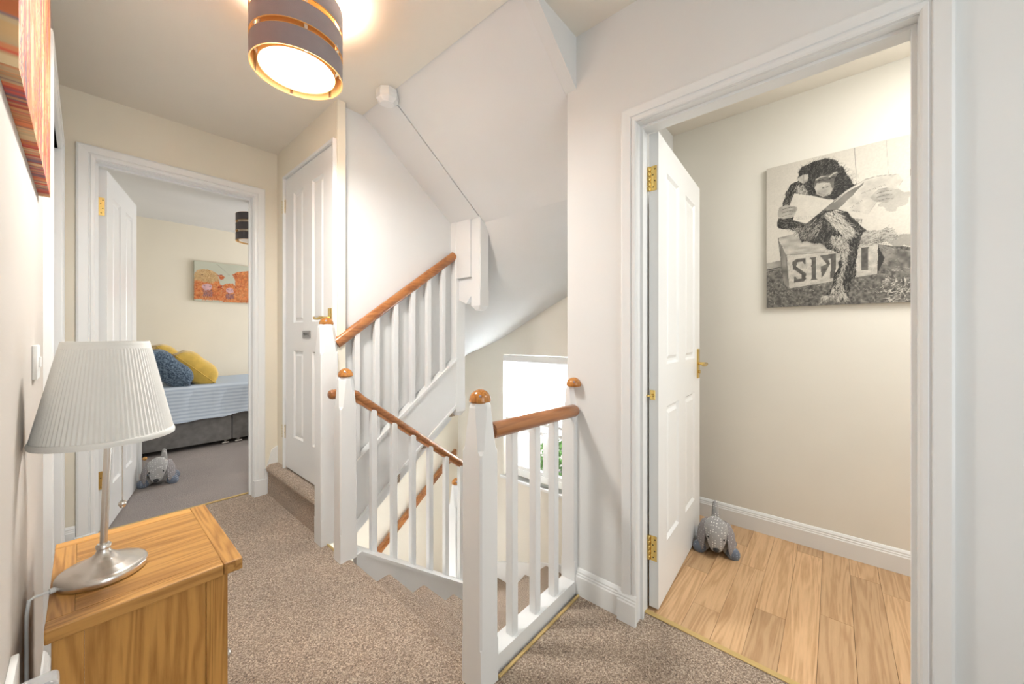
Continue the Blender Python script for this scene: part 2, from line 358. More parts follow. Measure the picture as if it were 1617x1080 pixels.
# piece beside the first carpeted step: ramps up round the step
bm = bmesh.new(); prism(bm, [(.825, 0), (.905, 0), (.905, .32), (.87, .30), (.845, .20), (.825, .16)], 1, 2.992, YF); struct(obj('baseboard_step', bm, M['white']))
# architraves: profile across the width, built as three members
AP = [(0, 0), (0, .012), (.004, .016), (.012, .018), (.014, .014), (.018, .014), (.020, .019), (.046, .021), (.052, .018), (.055, 0)]
def arch(name, axis, plane, a0, a1, ztop, sgn, w=1.0, m=None):
    """axis: 0 -> opening spans X at Y=plane ; 1 -> spans Y at X=plane. a0<a1 inner opening edges; sgn: direction of projection"""
    bm = bmesh.new(); W = .055*w
    def P(u, d, z): return (u, plane+sgn*d, z) if axis == 0 else (plane+sgn*d, u, z)
    pr = [(q*w, d) for q, d in AP]
    for s, e in ((-1, a0), (1, a1)):
        lo = [bm.verts.new(P(e+s*q, d, 0)) for q, d in pr]; hi = [bm.verts.new(P(e+s*q, d, ztop+q)) for q, d in pr]; n = len(lo)
        bm.faces.new(lo); bm.faces.new(hi)
        for i in range(n): bm.faces.new((lo[i], lo[(i+1) % n], hi[(i+1) % n], hi[i]))
    A_ = [bm.verts.new(P(a0-q, d, ztop+q)) for q, d in pr]; B_ = [bm.verts.new(P(a1+q, d, ztop+q)) for q, d in pr]; n = len(A_)
    for i in range(n): bm.faces.new((A_[i], A_[(i+1) % n], B_[(i+1) % n], B_[i]))
    return struct(obj(name, bm, m or M['white']))
def lining(name, axis, p0, p1, a0, a1, ztop, stop=None, th=.014, z0=0):
    bm = bmesh.new()
    def B(u0, u1, q0, q1, z0_, z1):
        (bx(bm, u0, u1, q0, q1, z0_, z1) if axis == 0 else bx(bm, q0, q1, u0, u1, z0_, z1))
    B(a0-th, a0, p0, p1, z0, ztop); B(a1, a1+th, p0, p1, z0, ztop); B(a0-th, a1+th, p0, p1, ztop, ztop+th)
    if stop:
        s0, s1 = stop; B(a0, a0+.010, s0, s1, z0, ztop); B(a1-.010, a1, s0, s1, z0, ztop); B(a0+.01, a1-.01, s0, s1, ztop-.010, ztop)
    return struct(obj(name, bm, M['white']))
# bedroom door frame
arch('trim_1', 0, YF, .038, .762, 2.058, -1, 1.25)
lining('trim_2', 0, YF-.002, YF+.104, .042, .758, 2.054, (YF+.05, YF+.062), th=.019)
# plinth blocks of the bedroom frame
bm = bmesh.new(); bx(bm, -.034, .040, YF-.030, YF, 0, .052, bev=.002); struct(obj('trim_3', bm, M['white']))
bm = bmesh.new(); bx(bm, .76, .835, YF-.026, YF, 0, .11, bev=.002); struct(obj('trim_4', bm, M['white']))
# bathroom door frame
arch('trim_5', 1, XR, -.166, .570, 1.928, -1, 1.1)
lining('trim_6', 1, XR-.002, XR+.104, -.166, .570, 1.926, (XR+.03, XR+.045), th=.019)
base('baseboard_frame', (XR-.014, .566, 0), (XR-.014, .64, 0), (-1, 0, 0), h=1.0)
# left door frame, cupboard frame
arch('trim_7', 1, XL, 1.965, 2.89, 2.03, 1, 1.25)
lining('trim_8', 1, XL-.1, XL, 1.965, 2.89, 2.03)
lining('trim_9', 1, .885, .952, 2.068, 2.822, 2.170, th=.014, z0=0)
# threshold strips
def strip(nm, *a): return struct(obj(nm, BX(*a, bev=.0015, seg=1), M['gold']))
strip('trim_10', .04, .76, 3.095, 3.118, .0, .006)
strip('trim_11', 1.466, 1.488, -.166, .57, .0, .005)
strip('trim_12', .878, 1.375, .812, .822, .0, .008)
strip('trim_13', .838, .848, 1.876, 2.02, .0, .006)

# ------------------------------------------------------------------ doors
def hinge(parent, at, ax='x', h=.10, name='hinge'):
    """brass butt hinge: plate facing -ax, barrel on one side"""
    x, y, z = at; bm = bmesh.new()
    if ax == 'x':
        bx(bm, x-.002, x+.001, y-.026, y, z-h/2, z+h/2)
        for i in range(5): lathe(bm, [(.0060, -h/2+h*i/5+.0012), (.0075, -h/2+h*i/5+.003), (.0075, -h/2+h*(i+1)/5-.003), (.0060, -h/2+h*(i+1)/5-.0012)], (x-.003, y+.004, z), 10)
        for i, (dy, dz) in enumerate(((-.017, .036), (-.012, .014), (-.017, -.010), (-.012, -.036))): lathe(bm, [(.0001, 0), (.003, .0)], (x, y+dy, z+dz), 6)
    else:
        bx(bm, x, x+.026, y-.002, y+.001, z-h/2, z+h/2)
        for i in range(5): lathe(bm, [(.0052, -h/2+h*i/5+.001), (.0058, -h/2+h*(i+1)/5-.001)], (x-.004, y+.002, z), 10)
    hg = obj(name, bm, M['brass'], parent, smooth=40)
    bm = bmesh.new()
    for dq, dz in ((-.019, .036), (-.011, .014), (-.018, -.010), (-.012, -.036)):
        if ax == 'x': bx(bm, x-.0027, x-.0018, y+dq-.0022, y+dq+.0022, z+dz-.0022, z+dz+.0022)
        else: bx(bm, x-dq-.0022, x-dq+.0022, y-.0027, y-.0018, z+dz-.0022, z+dz+.0022)
    obj('screw', bm, M['dark'], hg)
    return hg
def door(name, mtx, w, h, t=.038, zr=(.225, .795, .975, None), st=.115, mid=.12):
    """four-panel moulded leaf: local x 0..w, y 0..t (both faces moulded), z 0..h"""
    root = bpy.data.objects.new(name, None); COL.objects.link(root); root['kind'] = 'structure'; OFF[root.name] = Vector((0, 0, 0))
    root.empty_display_size = .05
    org = mtx @ Vector((0, 0, 0)); root.location = org; OFF[root.name] = Vector(org)
    z0, z1, z2 = zr[0], zr[1], zr[2]; z3 = h-.125; pw = (w-2*st-mid)/2
    bm = bmesh.new(); e = .0
    for a in ((0, st, 0, t, 0, h), (w-st, w, 0, t, 0, h), (st, w-st, 0, t, 0, z0), (st, w-st, 0, t, z1, z2), (st, w-st, 0, t, z3, h), (st+pw, st+pw+mid, 0, t, z0, z1), (st+pw, st+pw+mid, 0, t, z2, z3)):
        bx(bm, *a, mtx=mtx)
    obj('frame', bm, M['white'], root)
    for i, x0 in enumerate((st, st+pw+mid)):
        for (a, b) in ((z0, z1), (z2, z3)):
            bm = bmesh.new(); d = .010; q = .020; q2 = .034
            vs = []
            for (yf, s) in ((0, 1), (t, -1)):
                loops = []
                for ins, dep in ((0, 0), (.010, d), (q, d), (q2, .003)):
                    loops.append([bm.verts.new(mtx @ Vector(p)) for p in ((x0+ins, yf+s*dep, a+ins), (x0+pw-ins, yf+s*dep, a+ins), (x0+pw-ins, yf+s*dep, b-ins), (x0+ins, yf+s*dep, b-ins))])
                for l0, l1 in zip(loops, loops[1:]):
                    for k in range(4): bm.faces.new((l0[k], l0[(k+1) % 4], l1[(k+1) % 4], l1[k]))
                bm.faces.new(loops[-1]); vs.append(loops[0])
            for k in range(4): bm.faces.new((vs[0][k], vs[0][(k+1) % 4], vs[1][(k+1) % 4], vs[1][k]))
            obj('panel', bm, M['white'], root)
    return root
def T(x, y, z, rz): return Matrix.Translation((x, y, z)) @ Matrix.Rotation(R_(rz), 4, 'Z')
def handle(parent, p, out, along, backh=.16):
    """lever handle: p point on the leaf, out: outward dir, along: lever dir"""
    p, out, along = Vector(p), Vector(out), Vector(along); bm = bmesh.new()
    R3 = Matrix((along, out, Vector((0, 0, 1)))).transposed().to_4x4(); mm = Matrix.Translation(p) @ R3
    bx(bm, -.019, .019, 0, .007, -backh/2, backh/2, bev=.003, mtx=mm)
    tube(bm, [p+out*.005, p+out*.045+Vector((0, 0, .028))*0], .008, 10)
    tube(bm, [p+out*.042-along*.005, p+out*.048+along*.02, p+out*.050+along*.05-Vector((0, 0, .004)), p+out*.050+along*.085-Vector((0, 0, .002)), p+out*.047+along*.105+Vector((0, 0, .005))], [.008, .009, .0072, .0072, .006], 10)
    o = obj('handle', bm, M['brass'], parent, smooth=40)
    bm = bmesh.new(); tube(bm, [p+out*.0072-Vector((0, 0, .045)), p+out*.014-Vector((0, 0, .045))], .009, 12); obj('keyhole_cover', bm, M['brass'], o, smooth=40)
    return o
# bathroom door: leaf opened into the bathroom, hinge edge towards the landing
d4 = door('door_4', T(1.504, .528, .012, 2.6), .742, 1.912, t=.036)
hinge(d4, (1.5035, .560, 1.742), 'x'); hinge(d4, (1.5035, .560, .250), 'x')
handle(d4, (2.195, .528+.692*math.tan(R_(2.6)), .955), (math.sin(R_(2.6)), -math.cos(R_(2.6)), 0), (-1, 0, 0))
handle(d4, (2.195-.002, .528+.692*math.tan(R_(2.6))+.036, .955), (-math.sin(R_(2.6)), math.cos(R_(2.6)), 0), (-1, 0, 0))
bm = bmesh.new(); bx(bm, 1.4995, 1.503, .540, .560, .848, .888, bev=.001, seg=1); bx(bm, 1.4985, 1.4997, .541, .545, .874, .884); lt = obj('latch_plate', bm, M['brass'], d4)
bm = bmesh.new(); tube(bm, [(1.5, .549, .867), (1.487, .552, .867)], .006, 12); bx(bm, 1.486, 1.498, .553, .580, .862, .868); obj('latch_bolt', bm, M['brass'], lt, smooth=40)
# cupboard door, closed over the first step
d3 = door('door_3', T(.900, 2.816, .215, -90), .745, 1.951, t=.036, st=.14, mid=.14)
hinge(d3, (.896, 2.842, 1.985), 'x', .09); hinge(d3, (.896, 2.842, .455), 'x', .09)
handle(d3, (.900, 2.120, 1.205), (-1, 0, 0), (0, 1, 0), .11)
sg = obj('privacy_sign', BX(.8955, .900, 2.395, 2.515, 1.092, 1.138, bev=.001, seg=1), M['tin'], d3); sg['label'] = 'small grey metal privacy sign with dark lettering'
def text(s, size, mtx, m, parent, name='lettering', ext=.0004):
    cu = bpy.data.curves.new('t', 'FONT'); cu.body = s; cu.size = size; cu.align_x = 'CENTER'; cu.align_y = 'CENTER'; cu.extrude = ext
    to = bpy.data.objects.new('t', cu); COL.objects.link(to); dg = bpy.context.evaluated_depsgraph_get(); me = bpy.data.meshes.new_from_object(to.evaluated_get(dg))
    bpy.data.objects.remove(to); bm = bmesh.new(); bm.from_mesh(me); bmesh.ops.transform(bm, matrix=mtx, verts=bm.verts)
    return obj(name, bm, m, parent)
text('PRIVATE', .024, Matrix.Translation((.8952, 2.455, 1.115)) @ Matrix.Rotation(R_(-90), 4, 'Z') @ Matrix.Rotation(R_(90), 4, 'X'), M['ink'], sg)
# bedroom door, opened into the bedroom
ang = math.degrees(math.atan2(.70, .165))
d2 = door('door_2', T(.085, 3.100, .010, ang), .705, 2.030, t=.036)
hinge(d2, (.050, 3.0985, 1.83), 'y', .10); hinge(d2, (.050, 3.0985, .295), 'y', .10)
handle(d2, (.085+.65*math.cos(R_(ang)), 3.10+.65*math.sin(R_(ang)), .98), (math.sin(R_(ang)), -math.cos(R_(ang)), 0), (-math.cos(R_(ang)), -math.sin(R_(ang)), 0))
# left door, closed
d1 = door('door_1', T(XL-.05, 2.885, .01, -90), .915, 2.0215, t=.036)

# ------------------------------------------------------------------ staircases
GO, RI, X0 = .224, .172, .862
st_d = thing('staircase', (X0, 1.35, -2.6), 'brown carpeted stairs going down from the landing and winding round under the window', 'staircase')
def step_bm(xn, xb, y0, y1, zt, zb, sgn=1, r=.020):
    """nosing at xn, back at xb; tread top zt, riser going down to zb"""
    r = .026; pts = [(xb, zb), (xb, zt-.010), (xn-sgn*.10, zt-.008), (xn-sgn*.055, zt-.002)]
    for i in range(7):
        a = math.pi/2-math.pi*i/6*.92; pts.append((xn-sgn*r+sgn*r*math.cos(a), zt-r+r*math.sin(a)))
    pts += [(xn-sgn*.034, zt-2*r-.004), (xn-sgn*.036, zb)]
    bm = bmesh.new(); prism(bm, pts, 1, y0, y1); return bm
for n in range(1, 5):
    xn = X0+GO*(n+0)+.0; zt = -RI*n
    if n < 4: obj('step', step_bm(xn, xn-GO-.02, .90, 1.80, zt, zt-RI-.05), M['carpet'], st_d, smooth=35)
pv = (1.775, 1.95)
def rp(th):
    dx, dy = math.sin(th), -math.cos(th); t = 1e9
    if dx > 1e-6: t = min(t, (XW-pv[0])/dx)
    if dy < -1e-6: t = min(t, (pv[1]-.9)/-dy)
    if dy > 1e-6: t = min(t, (YF-pv[1])/dy)
    return (pv[0]+dx*t, pv[1]+dy*t)
bounds = [0, 42, 84, 100, 121, 150, 180]
corners = [(math.degrees(math.atan2(XW-pv[0], pv[1]-.9)), (XW, .9)), (180-math.degrees(math.atan2(XW-pv[0], YF-pv[1])), (XW, YF))]
for k in range(6):
    a0, a1 = bounds[k], bounds[k+1]; zt = -RI*(4+k)
    pts = [pv, rp(R_(a0))]+[c for a, c in corners if a0 < a < a1]+[rp(R_(a1))]
    if k == 0: pts = [(X0+3*GO-.03, 1.80), (X0+3*GO-.03, .9)]+pts[1:]+[pv]
    bm = bmesh.new(); vs = prism(bm, pts, 2, zt-RI-.06, zt)
    es = [e for e in bm.edges if all(v.co.z > zt-1e-5 for v in e.verts)]
    # round the nosing along the leaving edge
    p_, q_ = Vector((*pv, zt)), Vector((*rp(R_(a1)), zt)); es = [e for e in es if {tuple(round(c, 4) for c in v.co) for v in e.verts} == {tuple(round(c, 4) for c in p_), tuple(round(c, 4) for c in q_)}]
    if es: bmesh.ops.bevel(bm, geom=es, offset=.02, segments=4, profile=.5, affect='EDGES')
    obj('winder_step', bm, M['carpet'], st_d, smooth=35)
for n in range(0, 6):
    xn = 1.758-GO*(n+1); zt = -RI*(10+n)
    obj('step', step_bm(xn, xn+GO+.02, 2.10, YF, zt, zt-RI-.05, -1), M['carpet'], st_d, smooth=35)
# strings of the flight down
SL = -.745
def strd(X, dz=0): return .005+SL*(X-.918)+dz
bm = bmesh.new(); prism(bm, [(.892, .012), (.918, .008), (1.76, strd(1.76)), (1.76, strd(1.76, -.34)), (.892, -.33)], 1, 1.80, 1.835)
obj('string', bm, M['white'], st_d)
bm = bmesh.new(); prism(bm, [(.892, .012), (.918, .018), (1.76, strd(1.76, .012)), (1.76, strd(1.76, -.008)), (.918, .0), (.892, 0)], 1, 1.796, 1.912)
obj('string_capping', bm, M['white'], st_d)
bm = bmesh.new(); prism(bm, [(.885, .055), (1.374, .055), (1.374, -.25), (1.76, -.48), (1.76, -.9), (1.3, -.9), (.885, -.3)], 1, .835, .899)
obj('edge_board', bm, M['white'], st_d)
# wall string along the window wall
bm = bmesh.new()
prism(bm, [(.9, -.56), (1.25, -.64), (1.55, -.74), (1.90, -.86), (2.43, -1.055), (YF, -1.30), (YF, -1.75), (2.4, -1.6), (1.8, -1.4), (.9, -1.2)], 0, XW-.018, XW)
obj('wall_string', bm, M['white'], st_d)
bm = bmesh.new(); prism(bm, [(XW-.018, -1.32), (1.7, -2.0), (1.7, -2.35), (XW-.018, -1.8)], 1, YF-.018, YF); obj('wall_string', bm, M['white'], st_d)

st_u = thing('staircase', (.86, 2.5, 0), 'loft flight with a single brown carpeted step in front of the cupboard door', 'staircase')
bm = bmesh.new()
pts = [(.915, 0), (.915, .203)]+[(.862+.030*math.cos(a), .173+.030*math.sin(a)) for a in [math.pi/2+math.pi*.8*i/8 for i in range(9)]]+[(.846, .12), (.842, .06), (.842, 0)]
prism(bm, pts, 1, 2.112, 2.992); obj('carpeted_step', bm, M['carpet'], st_u, smooth=35)
for k in range(1, 4):
    x = .86+GO*k; obj('step', step_bm(x-.012, x+GO+.0, 2.068, YF, .2+RI*k, .2+RI*(k-1)-.02, -1), M['carpet'], st_u, smooth=35)
TOP = lambda X: zu(X)+.335
bm = bmesh.new(); prism(bm, [(.952, zu(.952)), (1.74, zu(1.74)), (1.74, TOP(1.74)), (.952, TOP(.952))], 1, 2.034, 2.064); obj('string', bm, M['white'], st_u)
bm = bmesh.new(); prism(bm, [(.952, TOP(.952)-.004), (1.74, TOP(1.74)-.004), (1.74, TOP(1.74)+.014), (.952, TOP(.952)+.014)], 1, 2.024, 2.082); obj('string_capping', bm, M['white'], st_u)
bm = bmesh.new(); prism(bm, [(.952, zu(.952)), (1.74, zu(1.74)), (1.74, zu(1.74)+.02), (.952, zu(.952)+.02)], 1, 2.026, 2.070); obj('string_bead', bm, M['white'], st_u)
# upper return string seen from below as a boxed beam
bm = bmesh.new(); prism(bm, [(1.07, zs(1.07)-.004), (1.745, zs(1.745)-.004), (1.745, zs(1.745)+.3), (1.07, zs(1.07)+.3)], 1, 1.806, 2.088); obj('return_string', bm, M['ceil'], st_u)
bm = bmesh.new(); bx(bm, 1.739, 1.775, 1.888, 2.030, 1.512, 1.96); obj('turn_string', bm, M['white'], st_u)
bm = bmesh.new(); prism(bm, [(1.888, 1.512), (2.03, 1.512), (2.03, 1.36), (1.96, 1.33), (1.888, 1.40)], 0, 1.765, 1.80); obj('turn_bracket', bm, M['white'], st_u)
# ------------------------------------------------------------------ newel posts
def newel(x0, x1, y0, y1, z0, zc, label, name='newel_post', cap=True, group=None, bottom=False, capc=None, capr=.036):
    xc, yc = (x0+x1)/2, (y0+y1)/2
    r = thing(name, (xc, yc, z0), label, 'newel post', group)
    bm = bmesh.new(); e = .002
    def ring(z, ins, ch):
        a, b, c, d = x0+ins, x1-ins, y0+ins, y1-ins
        return [bm.verts.new((px, py, z)) for px, py in ((a+ch, c), (b-ch, c), (b, c+ch), (b, d-ch), (b-ch, d), (a+ch, d), (a, d-ch), (a, c+ch))]
    hw = min(x1-x0, y1-y0)
    L = [ring(z0, 0, e)]
    if bottom:
        L = [ring(z0, .016, .012), ring(z0+.03, .0, .006), ring(z0+.034, 0, e)]
    L += [ring(z0+.135, 0, e), ring(z0+.14, 0, .006)]
    if cap: L += [ring(zc-.160, 0, .006), ring(zc-.148, 0, .014), ring(zc-.018, 0.005, .026), ring(zc-.001, .009, .026)]
    else: L += [ring(zc-.01, 0, .006), ring(zc, 0, .006)]
    for a, b in zip(L, L[1:]):
        for k in range(8): bm.faces.new((a[k], a[(k+1) % 8], b[(k+1) % 8], b[k]))
    bm.faces.new(L[0][::-1]); bm.faces.new(L[-1]); obj('post', bm, M['white'], r)
    if cap:
        c = capc or (xc, yc); bm = bmesh.new(); R = capr
        lathe(bm, [(0, -.004), (R*.9, -.004), (R, .001)]+[(R*math.cos(a), .001+R*1.02*math.sin(a)) for a in [math.pi/2*i/9 for i in range(1, 9)]]+[(0, .001+R*1.02)], (c[0], c[1], zc), 28)
        cp = obj('cap', bm, M['mahogcap'], r, smooth=40)
        bm = bmesh.new(); d = Vector((-c[0], -c[1], 0)).normalized()*R*.80; ball(bm, (c[0]+d.x, c[1]+d.y, zc+R*.52), .0052, .0052, .0052, u=10, v=6)
        obj('screw_plug', bm, M['pinkgrey'], cp, smooth=True)
    return r
newel(.81, .90, 2.02, 2.11, 0, 1.168, 'white newel post with domed wooden cap standing against the cupboard door')
newel(.811, .895, 1.80, 1.875, 0, .907, 'white newel post with domed wooden cap at the far side of the stair head')
newel(.7955, .875, .815, .904, 0, .898, 'white newel post with domed wooden cap nearest the camera at the stair head')
newel(1.375, 1.455, .835, .905, 0, .894, 'white newel post with domed wooden cap set against the wall by the bathroom door', capc=(1.383, .845), capr=.032)
newel(1.734, 1.824, 2.03, 2.11, .53, 1.93, 'white drop newel at the top end of the rising handrail', 'drop_newel', cap=False, bottom=True)
newel(1.749, 1.834, 1.80, 1.888, 1.28, 1.92, 'white drop newel hanging above the stair turn, shorter and right of the other', 'drop_newel', cap=False, bottom=True)
newel(1.735, 1.822, 2.035, 2.115, -1.9, .030, 'white newel post with domed wooden cap low down at the turn of the stairs')
# loft newel end poking through the ceiling
bm = bmesh.new()
a = math.pi/8; R = .052; cx, cy = 1.052, 1.785
L = []
for z, r in ((2.415, .054), (2.372, .059), (2.350, .057), (2.332, .036)):
    L.append([bm.verts.new((cx+r*math.cos(math.pi/4*k+a), cy+r*math.sin(math.pi/4*k+a), z)) for k in range(8)])
for p, q in zip(L, L[1:]):
    for k in range(8): bm.faces.new((p[k], p[(k+1) % 8], q[(k+1) % 8], q[k]))
bm.faces.new(L[0]); bm.faces.new(L[-1]); tag(obj('newel_drop', bm, M['white']), 'white octagonal end of a loft newel poking down through the ceiling', 'newel post')
# ------------------------------------------------------------------ balustrades
def balusters(root, L, m=M['white'], w=.032):
    for x, y, z0, z1 in L:
        obj('baluster', BX(x-w/2, x+w/2, y-w/2, y+w/2, z0, z1, bev=.002, seg=1), m, root)
b1 = thing('balustrade', (1.13, .86, 0), 'short level wooden handrail with three white balusters beside the bathroom door', 'balustrade')
balusters(b1, [(x, .862, .02, .775) for x in (.995, 1.129, 1.254)])
bm = bmesh.new(); tube(bm, [(.872, .845, .797), (1.30, .845, .787), (1.375, .842, .785), (1.388, .842, .785), (1.397, .842, .785)], [.027, .027, .027, .022, .010], 18); obj('handrail', bm, M['mahog'], b1, smooth=40)
zr = lambda X: .772-.752*(X-.957)
b2 = thing('balustrade', (1.3, 1.9, -.3), 'wooden handrail sloping down over the stairs with slim white balusters', 'balustrade')
bm = bmesh.new(); tube(bm, [(.797, 1.900, .812), (.803, 1.900, .812), (.815, 1.900, .812), (.90, 1.900, .809), (.935, 1.900, .795), (.97, 1.900, zr(.97)), (1.3, 1.900, zr(1.3)), (1.74, 1.900, zr(1.74))], [.012, .021, .0245, .0245, .0245, .0245, .0245, .0245], 18); obj('handrail', bm, M['mahog'], b2, smooth=40)
balusters(b2, [(x, 1.893, strd(x)+.0, .772-.752*(x-.957)-.01) for x in (1.031, 1.155, 1.280, 1.406, 1.531, 1.656)])
for x in (1.008,): pass
# fillet joining baluster heads to the rail
bm = bmesh.new(); prism(bm, [(.90, .792), (.97, zr(.97)-.012), (1.74, zr(1.74)-.012), (1.74, zr(1.74)-.028), (.97, zr(.97)-.030), (.90, .776)], 1, 1.880, 1.908); obj('rail_fillet', bm, M['mahog'], b2)
zq = lambda X: 1.083+.735*(X-.928)
b3 = thing('balustrade', (1.3, 2.05, .6), 'wooden handrail rising towards the loft with slim white balusters', 'balustrade')
bm = bmesh.new(); tube(bm, [(.90, 2.052, zq(.90)), (1.3, 2.052, zq(1.3)), (1.735, 2.052, zq(1.735))], .030, 18, flat=(.8, 1)); obj('handrail', bm, M['mahog'], b3, smooth=40)
balusters(b3, [(x, 2.055, TOP(x)-.0, zq(x)-.02) for x in (1.016, 1.139, 1.263, 1.387, 1.511, 1.633)])
hr = thing('wall_handrail', (1.8, YF-.06, -.7), 'wooden handrail fixed to the far wall under the loft flight', 'handrail')
bm = bmesh.new(); zz = lambda X: -.775+.762*(X-1.667)
prism(bm, [(1.0, zz(1.0)), (2.52, zz(2.52)), (2.52, zz(2.52)+.056), (1.0, zz(1.0)+.056)], 1, YF-.075, YF-.030); es = bm.edges[:]; bmesh.ops.bevel(bm, geom=es, offset=.007, segments=2, profile=.6, affect='EDGES'); obj('rail', bm, M['mahog'], hr, smooth=40)
for x in (1.2, 1.85, 2.4):
    bm = bmesh.new(); tube(bm, [(x, YF-.05, zz(x)+.01), (x, YF-.045, zz(x)-.03), (x, YF, zz(x)-.045)], .006, 8); obj('bracket', bm, M['brass'], hr, smooth=40)
# ------------------------------------------------------------------ stair window
win = bpy.data.objects.new('window_1', None); COL.objects.link(win); win['kind'] = 'structure'; win.location = (2.7, 1.9, -.2); OFF['window_1'] = Vector((2.7, 1.9, -.2)); win.empty_display_size = .05
bm = bmesh.new(); y0, y1, z0, z1 = 1.45, 2.36, -.214, .93; xf0, xf1 = 2.68, 2.74
for a in ((y0, y0+.05, z0, z1), (y1-.05, y1, z0, z1), (y0+.05, y1-.05, z0, z0+.06), (y0+.05, y1-.05, z1-.05, z1), (y0+.05, y1-.05, .235, .285), (1.88, 1.93, z0+.06, .235)): bx(bm, xf0, xf1, *a, bev=.003, seg=1)
obj('window_frame', bm, M['white'], win)
for (a, b, c, d) in ((y0+.05, 1.88, z0+.06, .235), (1.93, y1-.05, z0+.06, .235), (y0+.05, y1-.05, .285, z1-.05)):
    bm = bmesh.new(); t = .032
    for q in ((a, a+t, c, d), (b-t, b, c, d), (a+t, b-t, c, c+t), (a+t, b-t, d-t, d)): bx(bm, xf0+.008, xf1-.01, *q, bev=.003, seg=1)
    s = obj('sash', bm, M['white'], win); obj('pane', BX(xf0+.028, xf0+.032, a+t, b-t, c+t, d-t), M['glass'], s)
obj('window_sill', BX(2.578, 2.68, 1.42, 2.39, -.236, -.214, bev=.004), M['white'], win)
bl = thing('roller_blind', (2.62, 1.9, .9), 'white striped day and night roller blind pulled halfway down the stair window', 'blind')
bm = bmesh.new(); bx(bm, 2.575, 2.64, 1.46, 2.345, .865, .925, bev=.012); obj('cassette', bm, M['plastic'], bl, smooth=40)
obj('fabric', BX(2.605, 2.6065, 1.475, 2.33, .335, .87), M['blind'], bl)
obj('bottom_bar', BX(2.598, 2.614, 1.472, 2.333, .318, .340, bev=.004), M['plastic'], bl)
bm = bmesh.new(); tube(bm, [(2.585, 2.335, .88), (2.585, 2.335, .0)], .0025, 6); obj('cord', bm, M['plastic'], bl)
# outside the window
struct(obj('ground', BX(2.75, 12, -3, 9, -3.2, -3.0), M['ground']))
random.seed(11)
def shrub(x, y, z, r, label):
    rt = thing('shrub', (x, y, -3), label, 'shrub', 'shrubs outside the stair window'); rt['group'] = 'shrubs outside the stair window'
    bm = bmesh.new()
    for i in range(1500):
        a, b = random.random()*2*math.pi, math.acos(2*random.random()-1); q = r*(.6+.4*random.random()); c = Vector((x+q*math.sin(b)*math.cos(a), y+q*math.sin(b)*math.sin(a), z+q*1.5*math.cos(b)))
        u = Vector((random.uniform(-1, 1), random.uniform(-1, 1), random.uniform(-1, 1))).normalized(); v = u.orthogonal().normalized(); s = .045
        bm.faces.new([bm.verts.new(c+u*s), bm.verts.new(c+v*s*.5), bm.verts.new(c-u*s), bm.verts.new(c-v*s*.5)])
    f = obj('foliage', bm, M['leaf'], rt); f['kind'] = 'stuff'
    bm = bmesh.new(); tube(bm, [(x, y, -3), (x, y, z)], .04, 8); obj('stem', bm, M['divan'], rt)
shrub(4.7, 3.12, -.95, .42, 'green leafy shrub outside the stair window, left of the two')
shrub(4.7, 2.30, -.95, .38, 'green leafy shrub outside the stair window, right of the two')

